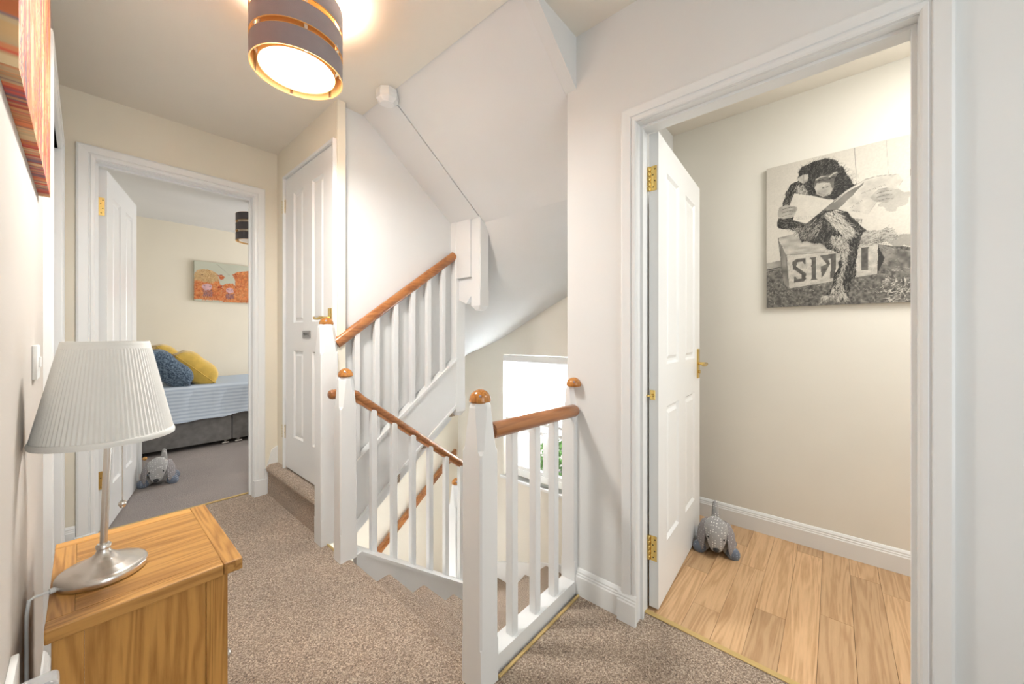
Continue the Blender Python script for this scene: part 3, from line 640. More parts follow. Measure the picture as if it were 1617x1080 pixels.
# ------------------------------------------------------------------ painted canvases (flat prints)
def inside(P, U, V):
    c = np.zeros(U.shape, bool); n = len(P); j = n-1
    for i in range(n):
        (xi, yi), (xj, yj) = P[i], P[j]
        k = ((yi > V) != (yj > V)) & (U < (xj-xi)*(V-yi)/((yj-yi) or 1e-9)+xi); c ^= k; j = i
    return c
class Art:
    def __init__(s, w, h, asp, bg, seed=1):
        s.w, s.h, s.asp = w, h, asp; s.U, s.V = np.meshgrid((np.arange(w)+.5)/w, (np.arange(h)+.5)/h); s.A = np.zeros((h, w, 3)); s.A[:] = bg; s.r = np.random.RandomState(seed)
        s.nz = {}
    def noise(s, nx, ny):
        g = s.r.rand(ny+2, nx+2); u = s.U*nx; v = s.V*ny; i = u.astype(int); j = v.astype(int); fu = u-i; fv = v-j
        return (g[j, i]*(1-fu)+g[j, i+1]*fu)*(1-fv)+(g[j+1, i]*(1-fu)+g[j+1, i+1]*fu)*fv
    def poly(s, P, col, n=0.0, nx=60, ny=60, wob=.006, alpha=1.0):
        U = s.U+(s.noise(40, 40)-.5)*wob; V = s.V+(s.noise(40, 40)-.5)*wob; k = inside(P, s.U*0+U, V)
        # inside() on warped coordinates
        c = np.array(col)[None, None]*(1+n*(s.noise(nx, ny)[..., None]*2-1)); s.A[k] = (s.A*(1-alpha)+c*alpha)[k]; return k
    def stroke(s, a, b, w, col, mask=None, alpha=1.0):
        ax, ay = a; bx_, by_ = b
        u0, u1 = min(ax, bx_)-w, max(ax, bx_)+w; v0, v1 = min(ay, by_)-w, max(ay, by_)+w
        i0, i1 = max(0, int(u0*s.w)), min(s.w, int(u1*s.w)+2); j0, j1 = max(0, int(v0*s.h)), min(s.h, int(v1*s.h)+2)
        if i0 >= i1 or j0 >= j1: return
        U, V = s.U[j0:j1, i0:i1], s.V[j0:j1, i0:i1]; dx, dy = bx_-ax, by_-ay; L = dx*dx+dy*dy+1e-12
        t = np.clip(((U-ax)*dx+(V-ay)*dy)/L, 0, 1); d = np.hypot(U-ax-t*dx, V-ay-t*dy); k = np.clip((w*(1-.5*t)-d)/(w*.6), 0, 1)*alpha
        if mask is not None: k = k*mask[j0:j1, i0:i1]
        s.A[j0:j1, i0:i1] = s.A[j0:j1, i0:i1]*(1-k[..., None])+np.array(col)*k[..., None]
    def line(s, P, w, col, **k):
        for a, b in zip(P, P[1:]): s.stroke(a, b, w, col, **k)
    def fur(s, mask, n, L, w, cols, ang, spread=.5, alpha=.8):
        jj, ii = np.nonzero(mask)
        if len(jj) == 0: return
        for q in range(n):
            k = s.r.randint(len(jj)); u, v = (ii[k]+.5)/s.w, (jj[k]+.5)/s.h; a = (ang(u, v) if callable(ang) else ang)+s.r.randn()*spread; l = L*(.5+s.r.rand())
            s.stroke((u, v), (u+l*math.cos(a), v+l*math.sin(a)), w, cols[s.r.randint(len(cols))], alpha=alpha)
def canvas_mesh(name, art, fn, nrm, thick, side, parent=None, bleed=.0):
    """fn(u,v)->world point on the front face; nrm: outward; painted grid front + plain sides"""
    w, h = art.w, art.h; P = np.array([[fn((i)/(w-1), (j)/(h-1)) for i in range(w)] for j in range(h)], float).reshape(-1, 3)
    idx = np.arange(w*h).reshape(h, w); F = np.stack([idx[:-1, :-1], idx[:-1, 1:], idx[1:, 1:], idx[1:, :-1]], -1).reshape(-1, 4)
    rim = list(idx[0, :])+list(idx[1:, -1])+list(idx[-1, -2::-1])+list(idx[-2:0:-1, 0]); B = P[rim]-np.array(nrm)*thick; nb = len(rim); base_ = w*h
    F = [tuple(int(a) for a in f) for f in F]
    for k in range(nb): F.append((int(rim[k]), int(rim[(k+1) % nb]), base_+(k+1) % nb, base_+k))
    F.append(tuple(range(base_+nb-1, base_-1, -1)))
    V = np.vstack([P, B]); off = V.mean(0); me = bpy.data.meshes.new(name); me.from_pydata([tuple(v-off) for v in V], [], F)
    ca = me.color_attributes.new('paint', 'FLOAT_COLOR', 'POINT'); C = np.ones((len(V), 4)); C[:w*h, :3] = art.A.reshape(-1, 3); C[w*h:, :3] = (C[rim, :3] if side is None else np.array(side))
    ca.data.foreach_set('color', C.ravel()); me.materials.append(M['print'])
    bm = bmesh.new(); bm.from_mesh(me); bmesh.ops.recalc_face_normals(bm, faces=bm.faces); bm.to_mesh(me); bm.free()
    o = bpy.data.objects.new(name, me); COL.objects.link(o); o.location = off; OFF[o.name] = Vector(off); return o
SEP = lambda v: (v*1.0, v*.93, v*.80)
CHIMP = [('floor', [(-0.004, 0.289), (0.123, 0.28), (0.568, 0.363), (0.725, 0.247), (0.725, -0.009), (-0.004, -0.02)]), ('skirt', [(-0.004, 0.32), (0.099, 0.33), (0.099, 0.276), (-0.004, 0.261)]), ('board', [(0.568, 0.369), (0.65, 0.32), (0.725, 0.252), (0.725, 0.099), (0.662, 0.163), (0.581, 0.248)]), ('shad1', [(0.647, 0.68), (0.713, 0.64), (0.69, 0.576), (0.622, 0.557), (0.56, 0.606)]), ('shad2', [(0.581, 0.385), (0.65, 0.402), (0.725, 0.372), (0.725, 0.326), (0.65, 0.326)]), ('bar1', [(0.674, 0.788), (0.725, 0.779), (0.725, 0.741), (0.69, 0.757)]), ('bar2', [(0.702, 0.717), (0.725, 0.722), (0.725, 0.662), (0.702, 0.674)]), ('shad3', [(0.401, 0.899), (0.437, 0.875), (0.464, 0.831), (0.473, 0.785), (0.437, 0.826)]), ('ctop', [(0.069, 0.488), (0.186, 0.503), (0.373, 0.401), (0.373, 0.343), (0.118, 0.365)]), ('cfront', [(0.113, 0.365), (0.373, 0.347), (0.566, 0.367), (0.562, 0.182), (0.129, 0.125)]), ('cside', [(0.069, 0.484), (0.116, 0.365), (0.13, 0.125), (0.099, 0.168)]), ('cshad', [(0.566, 0.358), (0.593, 0.276), (0.562, 0.182)]), ('S', [(0.22, 0.328), (0.22, 0.287), (0.21, 0.289), (0.202, 0.307), (0.174, 0.306), (0.17, 0.276), (0.221, 0.226), (0.221, 0.185), (0.207, 0.168), (0.157, 0.168), (0.157, 0.208), (0.168, 0.207), (0.172, 0.19), (0.195, 0.191), (0.197, 0.215), (0.15, 0.263), (0.149, 0.311), (0.166, 0.328)]), ('I', [(0.24, 0.328), (0.278, 0.329), (0.272, 0.317), (0.272, 0.187), (0.28, 0.177), (0.243, 0.174), (0.251, 0.187), (0.248, 0.313)]), ('R1', [(0.364, 0.339), (0.373, 0.338), (0.369, 0.181), (0.344, 0.177), (0.35, 0.329)]), ('R2', [(0.292, 0.333), (0.364, 0.339), (0.364, 0.307), (0.335, 0.306), (0.344, 0.272), (0.302, 0.182), (0.297, 0.259), (0.326, 0.274)]), ('I2', [(0.491, 0.354), (0.523, 0.356), (0.522, 0.213), (0.491, 0.211)]), ('body', [(0.064, 0.632), (0.156, 0.614), (0.222, 0.56), (0.307, 0.64), (0.383, 0.628), (0.428, 0.588), (0.482, 0.508), (0.526, 0.451), (0.517, 0.411), (0.464, 0.334), (0.373, 0.336), (0.297, 0.411), (0.197, 0.446), (0.161, 0.525), (0.069, 0.557)]), ('arm', [(0.181, 0.873), (0.129, 0.834), (0.108, 0.792), (0.094, 0.714), (0.145, 0.696), (0.161, 0.772), (0.257, 0.735), (0.222, 0.809)]), ('head', [(0.176, 0.88), (0.181, 0.926), (0.217, 0.961), (0.267, 0.978), (0.321, 0.975), (0.373, 0.945), (0.398, 0.9), (0.428, 0.835), (0.451, 0.792), (0.467, 0.744), (0.428, 0.723), (0.364, 0.687), (0.316, 0.701), (0.278, 0.727), (0.238, 0.753), (0.212, 0.811), (0.186, 0.858)]), ('leg', [(0.341, 0.469), (0.428, 0.454), (0.472, 0.385), (0.467, 0.183), (0.449, 0.16), (0.431, 0.044), (0.392, 0.025), (0.373, 0.061), (0.344, 0.062), (0.316, 0.039), (0.316, 0.059), (0.35, 0.113), (0.359, 0.169), (0.387, 0.26), (0.392, 0.341), (0.344, 0.411)]), ('leglight', [(0.344, 0.456), (0.419, 0.449), (0.437, 0.377), (0.419, 0.256), (0.406, 0.19), (0.41, 0.065), (0.344, 0.082), (0.364, 0.131), (0.387, 0.191), (0.406, 0.257), (0.392, 0.354), (0.355, 0.403)]), ('thighlight', [(0.316, 0.611), (0.373, 0.624), (0.401, 0.568), (0.437, 0.511), (0.455, 0.453), (0.419, 0.428), (0.373, 0.498), (0.316, 0.58)]), ('foot', [(0.478, 0.371), (0.504, 0.453), (0.568, 0.453), (0.602, 0.46), (0.634, 0.44), (0.653, 0.404), (0.643, 0.38), (0.589, 0.375), (0.526, 0.364), (0.482, 0.355)]), ('hip', [(0.134, 0.558), (0.207, 0.55), (0.316, 0.605), (0.307, 0.537), (0.278, 0.466), (0.217, 0.463)]), ('brow', [(0.267, 0.849), (0.287, 0.869), (0.326, 0.865), (0.364, 0.875), (0.383, 0.863), (0.373, 0.839), (0.344, 0.83), (0.297, 0.827)]), ('facebase', [(0.262, 0.818), (0.27, 0.852), (0.297, 0.863), (0.335, 0.861), (0.373, 0.874), (0.384, 0.858), (0.366, 0.822), (0.359, 0.754), (0.341, 0.726), (0.307, 0.719), (0.274, 0.746)]), ('eyeL', [(0.287, 0.834), (0.305, 0.835), (0.323, 0.826)]), ('eyeR', [(0.341, 0.832), (0.356, 0.839), (0.369, 0.839)]), ('browL', [(0.274, 0.845), (0.296, 0.857), (0.326, 0.854)]), ('browR', [(0.341, 0.847), (0.361, 0.862), (0.38, 0.865)]), ('bagL', [(0.278, 0.817), (0.302, 0.818), (0.321, 0.815)]), ('nostL', [(0.307, 0.782), (0.315, 0.778)]), ('nostR', [(0.326, 0.782), (0.334, 0.783)]), ('mouth', [(0.284, 0.754), (0.307, 0.733), (0.328, 0.73), (0.347, 0.744)]), ('noset', [(0.311, 0.798), (0.324, 0.805), (0.341, 0.8)]), ('face', [(0.265, 0.791), (0.278, 0.821), (0.316, 0.815), (0.344, 0.808), (0.356, 0.761), (0.344, 0.73), (0.307, 0.722), (0.278, 0.746)]), ('chest', [(0.166, 0.837), (0.212, 0.837), (0.257, 0.754), (0.248, 0.74), (0.166, 0.778)]), ('ear1', [(0.175, 0.884), (0.207, 0.9), (0.234, 0.892), (0.23, 0.853), (0.207, 0.837), (0.186, 0.854)]), ('ear2', [(0.379, 0.93), (0.405, 0.928), (0.395, 0.896)]), ('paperL', [(0.158, 0.783), (0.278, 0.73), (0.364, 0.683), (0.222, 0.56), (0.148, 0.601), (0.176, 0.668), (0.129, 0.7)]), ('paperR', [(0.361, 0.684), (0.424, 0.737), (0.509, 0.782), (0.56, 0.788), (0.65, 0.775), (0.672, 0.736), (0.647, 0.685), (0.555, 0.619), (0.522, 0.56), (0.387, 0.622), (0.321, 0.629)]), ('papershade', [(0.278, 0.607), (0.364, 0.683), (0.424, 0.724), (0.509, 0.77), (0.464, 0.714), (0.383, 0.623), (0.316, 0.631)]), ('handL', [(0.064, 0.667), (0.075, 0.705), (0.113, 0.713), (0.171, 0.687), (0.174, 0.67), (0.156, 0.62), (0.102, 0.619), (0.069, 0.638)]), ('handR', [(0.533, 0.661), (0.568, 0.709), (0.605, 0.705), (0.647, 0.685), (0.63, 0.625), (0.605, 0.611), (0.551, 0.636)])]
COWS = [('cow', [(0.003, 0.661), (0.032, 0.761), (0.09, 0.806), (0.149, 0.802), (0.217, 0.724), (0.237, 0.494), (0.272, 0.324), (0.272, 0.043), (0.003, 0.047)]), ('hair', [(0.003, 0.661), (0.032, 0.769), (0.09, 0.806), (0.149, 0.802), (0.21, 0.731), (0.23, 0.561), (0.183, 0.516), (0.116, 0.484), (0.057, 0.522), (0.006, 0.51)]), ('ear', [(0.223, 0.682), (0.265, 0.71), (0.293, 0.647), (0.251, 0.565)]), ('nose', [(0.07, 0.355), (0.083, 0.416), (0.123, 0.451), (0.163, 0.424), (0.169, 0.357), (0.149, 0.292), (0.103, 0.271)]), ('chin', [(0.077, 0.28), (0.166, 0.296), (0.163, 0.131), (0.08, 0.118)]), ('cowR', [(0.363, 0.735), (0.421, 0.822), (0.536, 0.88), (0.679, 0.89), (0.679, 0.024), (0.272, 0.006), (0.3, 0.153), (0.392, 0.239), (0.399, 0.563)]), ('earR', [(0.363, 0.735), (0.421, 0.786), (0.407, 0.639)]), ('calf', [(0.272, 0.412), (0.3, 0.486), (0.37, 0.508), (0.403, 0.42), (0.396, 0.059), (0.268, 0.041)]), ('earC', [(0.217, 0.418), (0.272, 0.431), (0.265, 0.322), (0.23, 0.316)]), ('noseC', [(0.3, 0.294), (0.307, 0.357), (0.338, 0.386), (0.378, 0.361), (0.381, 0.282), (0.342, 0.231)]), ('chinC', [(0.293, 0.222), (0.392, 0.239), (0.378, 0.11), (0.3, 0.1)]), ('horn', [(0.213, 0.967), (0.223, 0.976), (0.338, 0.72), (0.3, 0.698), (0.237, 0.712), (0.3, 0.718)])]

D = dict(CHIMP)
ext = lambda P: [((1.02 if x > .70 else x), y) for x, y in P]
a = Art(320, 320, 1, SEP(.60), 3)
g = a.noise(5, 5)[..., None]*.16; a.A = a.A*(.92+g)
a.line([(.46, 1.0), (.472, .72)], .003, SEP(.2), alpha=.8); a.line([(.60, 1.0), (.615, .72)], .002, SEP(.25), alpha=.6)
a.line([(.90, 1.0), (.90, .60)], .003, SEP(.2), alpha=.8)
for k_, v_, al in (('shad1', .30, .55), ('shad2', .18, .6), ('shad3', .42, .45)): a.poly(ext(D[k_]) if k_ == 'shad2' else D[k_], SEP(v_), .3, 12, 12, wob=.05, alpha=al)
a.poly([(.70, .79), (.86, .77), (.86, .735), (.70, .75)], SEP(.04)); a.poly([(.702, .72), (.78, .71), (.78, .645), (.706, .645)], SEP(.05), .3)
kf = a.poly(ext(D['floor']), SEP(.13), .75, 110, 90)
kb = a.poly(ext(D['board']), SEP(.17), .6, 60, 60); a.poly(D['skirt'], SEP(.25), .6, 50, 20)
a.fur(kf, 900, .02, .0016, [SEP(.5), SEP(.04), SEP(.35), SEP(.03)], 2.6, .6, .7)
a.fur(inside([(.58, .16), (1, .10), (1, 0), (.6, 0)], a.U, a.V), 420, .022, .0016, [SEP(.75), SEP(.6), SEP(.02)], .4, 1.6, .9)
a.line([(.0, .27), (.10, .285)], .006, SEP(.03))
kc = a.poly(D['cfront'], SEP(.46), .28, 40, 60); kt = a.poly(D['ctop'], SEP(.42), .35, 30, 70); ks = a.poly(D['cside'], SEP(.20), .5, 40, 20)
a.poly(D['cshad'], SEP(.03)); a.fur(kc, 260, .03, .0014, [SEP(.3), SEP(.6), SEP(.25)], 1.4, .3, .5)
a.line([D['cfront'][0], D['cfront'][1], D['cfront'][2]], .003, SEP(.12)); a.line([D['cfront'][0], D['cfront'][4], D['cfront'][3]], .003, SEP(.10)); a.line(D['ctop'][:2], .003, SEP(.1)); a.line([D['cside'][0], D['cside'][3]], .003, SEP(.08))
ink = SEP(.10)
a.poly(D['S'], ink, .4, 80, 80, wob=.003)
for k_ in ('I', 'R1', 'R2', 'I2'): a.poly(D[k_], ink, .4, 80, 80, wob=.004)
dark = SEP(.028)
def fl(k_, n=.5, col=dark, strokes=500, cols=None, ang=-1.6, L=.022, al=.75, sp=.5, w=.0014, wob=.016):
    k = a.poly(D[k_], col, n, 70, 70, wob=wob); a.fur(k, strokes, L, w, cols or [SEP(.20), SEP(.01), SEP(.12), SEP(.01)], ang, sp, al); return k
fl('body', strokes=1500, ang=lambda u, v: -1.1-1.2*(u-.25)*3, cols=[SEP(.26), SEP(.01), SEP(.01), SEP(.14)])
k = inside(D['hip'], a.U, a.V); a.fur(k, 260, .03, .0016, [SEP(.4), SEP(.03), SEP(.3)], -2.2, .3)
fl('arm', strokes=420, ang=-2.0, cols=[SEP(.3), SEP(.01), SEP(.02)]); k = inside(D['chest'], a.U, a.V); a.fur(k, 260, .026, .0017, [SEP(.5), SEP(.35), SEP(.03)], -1.6, .3)
fl('head', strokes=1100, ang=lambda u, v: math.atan2(v-.78, u-.26)+.2, cols=[SEP(.16), SEP(.005), SEP(.005), SEP(.09)])
fl('leg', strokes=900, ang=-1.55, sp=.25)
k = inside(D['leglight'], a.U, a.V); a.fur(k, 750, .024, .0017, [SEP(.48), SEP(.03), SEP(.36), SEP(.55)], -1.6, .45)
k = inside(D['thighlight'], a.U, a.V); a.fur(k, 520, .034, .0018, [SEP(.55), SEP(.03), SEP(.42), SEP(.65)], -.95, .25)
skin = SEP(.36)
k = a.poly(D['foot'], SEP(.33), .5, 50, 50, wob=.01); a.fur(k, 330, .022, .0014, [SEP(.08), SEP(.6), SEP(.5)], .25, .3, .7)
for dy in (0, -.012, -.024): a.stroke((.555+.0, .402+dy), (.635, .375+dy*.9), .0018, SEP(.03))
k = a.poly([(.30, .06), (.42, .075), (.43, .02), (.415, -.02+.04), (.40, .045), (.385, .02), (.37, .045), (.355, .022), (.34, .05), (.30, .02)], SEP(.34), .5, 50, 50, wob=.01); a.fur(k, 120, .02, .0015, [SEP(.1), SEP(.6)], -1.5, .4)
a.poly(D['ear1'], SEP(.42), .5, 60, 60); a.poly(D['ear2'], SEP(.6), .3); a.line([D['ear1'][0], D['ear1'][1], D['ear1'][2], D['ear1'][3]], .002, SEP(.06)); a.line([D['ear1'][1], D['ear1'][4]], .003, SEP(.08), alpha=.7)
a.poly(D['facebase'], SEP(.13), .5, 60, 60, wob=.004)
a.poly(D['face'], SEP(.40), .25, 50, 50, wob=.004)
for k_, w__, c_ in (('browL', .0055, .46), ('browR', .006, .5), ('bagL', .004, .30), ('eyeL', .005, .008), ('eyeR', .005, .008), ('nostL', .0045, .03), ('nostR', .0045, .03), ('noset', .004, .58), ('mouth', .0022, .08)): a.line(D[k_], w__, SEP(c_))
a.poly(D['paperR'], SEP(.52), .16, 40, 40, wob=.004); a.poly(D['papershade'], SEP(.12), .7, 24, 40, wob=.01, alpha=.8)
a.line(D['paperR'][:5], .0022, SEP(.10)); a.line([(p[0]+.004, p[1]-.010) for p in D['paperR'][:4]], .002, SEP(.7))
a.line(D['paperR'][5:9], .0015, SEP(.12), alpha=.7)
def between(p, q, t): return (p[0]+(q[0]-p[0])*t, p[1]+(q[1]-p[1])*t)
for (p, q, n) in (((.49, .70), (.60, .73), 14), ((.44, .62), (.50, .66), 8), ((.45, .60), (.49, .585), 5)):
    for i in range(n):
        t = between(p, q, i/n); a.stroke(t, (t[0]+.006, t[1]-.010*(i % 3)/2-.002), .0018, SEP(.14))
for i in range(7):
    x = .447+i*.0075; a.stroke((x, .552-i*.0028), (x-.001+.001*(i % 2), .520-i*.0028), .0025, SEP(.04)); a.stroke((x, .552-i*.0028-(i % 3)*.012), (x+.006, .549-i*.0028-(i % 3)*.012), .002, SEP(.05))
a.poly(D['paperL'], SEP(.60), .06, 40, 40, wob=.003); a.line(D['paperL'][2:5], .002, SEP(.2), alpha=.7)
for (r, c0, c1) in ((.615, .17, .27), (.603, .175, .24), (.570, .18, .24), (.540, .18, .225), (.528, .16, .2)):
    for i in range(12):
        t = c0+(c1-c0)*i/12; a.stroke((t, r-.15*(t-.17)), (t+.0045, r-.15*(t-.17)+.003*((i*7) % 3-1)), .0016, SEP(.16))
for k_, ang in (('handL', .1), ('handR', .05)):
    a.poly(D[k_], SEP(.36), .3, 50, 50, wob=.006); xs = [p[0] for p in D[k_]]; ys = [p[1] for p in D[k_]]; x0_, x1_, y0_, y1_ = min(xs), max(xs), min(ys), max(ys)
    for i in range(1, 4): yy = y0_+(y1_-y0_)*i/4; a.line([(x0_+.25*(x1_-x0_), yy-.004), (x0_+.6*(x1_-x0_), yy+.003), (x1_-.02, yy-.003)], .0022, SEP(.06))
    for i in range(4): yy = y0_+(y1_-y0_)*(i+.5)/4; a.line([(x0_+.3*(x1_-x0_), yy), (x1_-.02, yy+.002)], .003, SEP(.52), alpha=.5)
a.A = np.clip(a.A*(.94+.12*a.noise(200, 200)[..., None]), 0, 1)
ape = canvas_mesh('wall_picture', a, lambda u, v: (2.478, .278-.778*u, 1.262+.769*v), (-1, 0, 0), .020, SEP(.66))
tag(ape, 'sepia canvas print of a chimpanzee reading a newspaper on a crate, on the bathroom wall', 'picture')
# highland cows in the bedroom
C_ = dict(COWS); a = Art(240, 120, 2, (.56, .575, .47), 5); a.A = a.A*(.93+.14*a.noise(6, 4)[..., None])
OR = [(.62, .16, .035), (.75, .28, .08), (.50, .09, .03), (.72, .42, .18), (.80, .36, .14), (.45, .07, .03)]; TN = [(.62, .42, .20), (.50, .31, .13), (.72, .52, .28), (.42, .22, .08)]
for (k_, cols, base_c, ang) in (('cowR', OR, (.62, .22, .07), -1.7), ('cow', OR, (.62, .20, .06), -1.5), ('hair', TN, (.58, .40, .20), -1.4), ('calf', OR, (.60, .17, .05), -1.5)):
    k = a.poly(C_[k_], base_c, .3, 40, 30, wob=.012); a.fur(k, 700, .045, .004, cols, ang, .35, .8)
k = inside([(.66, 0), (1.0, 0), (1.0, .9), (.9, .93), (.74, .86), (.66, .6)], a.U, a.V); a.fur(k, 900, .045, .004, OR+TN, -1.6, .4, .9)
for e_ in ('ear', 'earR', 'earC'): k = a.poly(C_[e_], (.36, .05, .015), .5, 40, 40, wob=.02); a.fur(k, 40, .02, .004, OR, -.5, .6)
for e_ in ('chin', 'chinC'): k = a.poly(C_[e_], (.30, .15, .14), .5, 50, 30, wob=.03, alpha=.6); a.fur(k, 80, .03, .003, [(.12, .06, .09), (.35, .2, .22)], -1.5, .2)
for e_ in ('nose', 'noseC'):
    k = a.poly(C_[e_], (.68, .42, .45), .2, 30, 30, wob=.008); xs = [p[0] for p in C_[e_]]; ys = [p[1] for p in C_[e_]]; cx_, cy_ = np.mean(xs), np.mean(ys); w_ = (max(xs)-min(xs))
    for s_ in (-1, 1): a.stroke((cx_+s_*w_*.30, cy_+.02), (cx_+s_*w_*.18, cy_+.01), .008, (.05, .02, .03))
    a.line([(cx_-w_*.25, cy_-.06), (cx_, cy_-.08), (cx_+w_*.25, cy_-.06)], .004, (.2, .07, .1))
a.stroke((.075, .66), (.085, .66), .012, (.04, .02, .02)); a.stroke((.262, .40), (.268, .40), .010, (.04, .02, .02)); a.stroke((.40, .40), (.405, .40), .010, (.04, .02, .02))
a.line([C_['horn'][0], C_['horn'][2]], .004, (.28, .26, .19)); a.line([C_['horn'][2], C_['horn'][4]], .004, (.28, .26, .19))
cw = canvas_mesh('wall_picture', a, lambda u, v: (.845+1.0*u, 5.663, 1.515+.47*v), (0, -1, 0), .035, (.42, .42, .34)); tag(cw, 'wide canvas print of shaggy orange highland cows hanging above the bed', 'picture')
# abstract hot orange canvas on the left wall
a = Art(180, 200, 1, (.62, .16, .05), 8)
st = a.noise(34, 6)[..., None]; st2 = a.noise(60, 30)[..., None]; c0, c1_, c2_, c3_ = [np.array(q) for q in ((.70, .50, .28), (.72, .20, .06), (.55, .06, .03), (.20, .10, .14))]
c0, c1_, c2_, c3_ = c0*.8, c1_*.85, c2_*.85, c3_*.9; a.A = np.where(st > .62, c0, np.where(st > .42, c1_, np.where(st > .28, c2_, c3_)))*(.75+.5*st2)
kk = np.ones_like(a.U, bool); a.fur(kk, 2600, .06, .004, [(.75, .55, .30), (.75, .20, .06), (.70, .08, .04), (.62, .36, .14), (.22, .10, .12), (.8, .30, .1)], -1.57, .14, .7)
k = (a.V < .45) & (a.noise(8, 8) > .35); a.fur(k, 500, .03, .004, [(.22, .12, .15), (.65, .06, .03), (.18, .12, .16)], .2, .5, .8)
abst = canvas_mesh('wall_picture', a, lambda u, v: (-.0635, .913+.794*u, 1.506+.80*v), (1, 0, 0), .0212, None); tag(abst, 'red and orange canvas with streaky brush strokes hanging on the left wall above the lamp', 'picture')
# ------------------------------------------------------------------ drum pendants
def pendant(c, zb, fab, label, lit, cat='ceiling light'):
    r = thing('pendant_lamp', (c[0], c[1], zb), label, cat, 'drum pendant lamps')
    R, H = .150, .255; hb = .0720; gp = .0195
    for i in range(3):
        z0 = i*(hb+gp); bm = bmesh.new(); lathe(bm, [(R, z0), (R, z0+hb), (R-.0012, z0+hb), (R-.0012, z0), (R, z0)], (c[0], c[1], zb), 64, cap=False); t = obj('band', bm, M[fab], r, smooth=40)
        bm = bmesh.new(); lathe(bm, [(R-.0014, z0+.0), (R-.0014, z0+hb), (R-.0024, z0+hb), (R-.0024, z0), (R-.0014, z0)], (c[0], c[1], zb), 64, cap=False); obj('lining', bm, M['lining'], t, smooth=40)
        bm = bmesh.new()
        for z in (z0, z0+hb): lathe(bm, [(R+.0006, z-.0008), (R+.0006, z+.0008), (R-.003, z+.0008), (R-.003, z-.0008), (R+.0006, z-.0008)], (c[0], c[1], zb), 64, cap=False)
        obj('edge_ring', bm, M['lining'], t, smooth=40)
    for k in range(6):
        bm = bmesh.new()
        a_ = 2*math.pi*k/6+.35; ca, sa = math.cos(a_), math.sin(a_); x, y = c[0]+ca*(R-.0045), c[1]+sa*(R-.0045)
        bx(bm, -.0018, .0018, -.005, .005, 0, .253, mtx=Matrix.Translation((x, y, zb)) @ Matrix.Rotation(a_, 4, 'Z')); obj('strut', bm, M['steel'], r)
    # inner opal drum with glowing diffuser
    bm = bmesh.new(); lathe(bm, [(.124, .008), (.124, .235), (.1225, .235), (.1225, .010), (.124, .008)], (c[0], c[1], zb), 64, cap=False); inn = obj('inner_drum', bm, M['lining' if lit else 'opal'], r, smooth=40)
    bm = bmesh.new(); lathe(bm, [(0, .012), (.1225, .012), (.1225, .015), (0, .015)], (c[0], c[1], zb), 64, cap=False); obj('diffuser', bm, M['bulb' if lit else 'opal'], r, smooth=40)
    bm = bmesh.new()
    for a_ in (.2, .2+math.pi/2, .2+math.pi, .2+1.5*math.pi): tube(bm, [(c[0]+.02*math.cos(a_), c[1]+.02*math.sin(a_), zb+.235), (c[0]+R*.98*math.cos(a_), c[1]+R*.98*math.sin(a_), zb+.235)], .0015, 6)
    lathe(bm, [(.022, .228), (.022, .24)], (c[0], c[1], zb), 20); obj('spider', bm, M['steel'], r)
    bm = bmesh.new(); lathe(bm, [(.02, .22), (.02, .26), (.004, .275), (.004, ZC-zb-.03), (.04, ZC-zb-.025), (.045, ZC-zb)], (c[0], c[1], zb), 24); obj('ceiling_rose', bm, M['plastic'], r, smooth=40)
    return r
pendant((.517, 1.493), 2.072, 'drum', 'mauve grey three band drum lampshade, lit, hanging from the landing ceiling', True)
pendant((1.09, 4.27), 2.012, 'drumdark', 'dark grey three band drum lampshade, unlit, hanging in the bedroom', False)
# ------------------------------------------------------------------ oak cabinet
cb = thing('side_cabinet', (.105, 1.345, 0), 'small honey oak cabinet with framed top and panelled side under the table lamp', 'cabinet')
x0, x1, y0, y1, z0, z1 = -.050, .262, 1.125, 1.573, .522, .550
fr = .038
tp = obj('top', BX(x0+fr, x1-fr, y0+fr, y1-fr, z0+.001, z1-.0006), M['oakX'], cb)
for a_ in ((x0, x1-fr-.0004, y0, y0+fr-.0004), (x0, x1-fr-.0004, y1-fr+.0004, y1)): obj('top_rail', BX(*a_, z0, z1, bev=.003), M['oakX'], tp)
obj('top_rail', BX(x1-fr, x1, y0, y1, z0, z1, bev=.003), M['oakY'], tp); obj('top_rail', BX(x0+.0006, x0+fr-.0004, y0+fr, y1-fr, z0, z1-.0004, bev=.001), M['oakY'], tp)
bx0, bx1, by0, by1 = -.042, .236, 1.146, 1.552
for (a_, b_) in ((bx0, by0), (bx1-.042, by0), (bx0, by1-.042), (bx1-.042, by1-.042)): obj('corner_post', BX(a_, a_+.042, b_, b_+.042, 0, z0, bev=.002), M['oakZ'], cb)
for q in (by0+.006, by1-.016): obj('side_panel', BX(bx0+.0425, bx1-.0425, q, q+.010, .06, z0), M['oakZ'], cb)
obj('bottom_rail', BX(bx0+.042, bx1-.042, by0+.002, by0+.02, .03, .085, bev=.002), M['oakX'], cb)
obj('back_panel', BX(bx0+.004, bx0+.012, by0+.042, by1-.042, .05, z0), M['oakZ'], cb)
dr = obj('door', BX(bx1-.020, bx1-.002, by0+.044, by1-.044, .06, .40, bev=.003), M['oakZ'], cb); bm = bmesh.new(); ball(bm, (bx1+.012, by0+.09, .25), .014, .014, .014); obj('knob', bm, M['steel'], dr, smooth=True)
dw = obj('drawer', BX(bx1-.020, bx1-.002, by0+.044, by1-.044, .405, z0-.005, bev=.003), M['oakY'], cb); bm = bmesh.new(); ball(bm, (bx1+.012, 1.35, .46), .014, .014, .014); obj('knob', bm, M['steel'], dw, smooth=True)
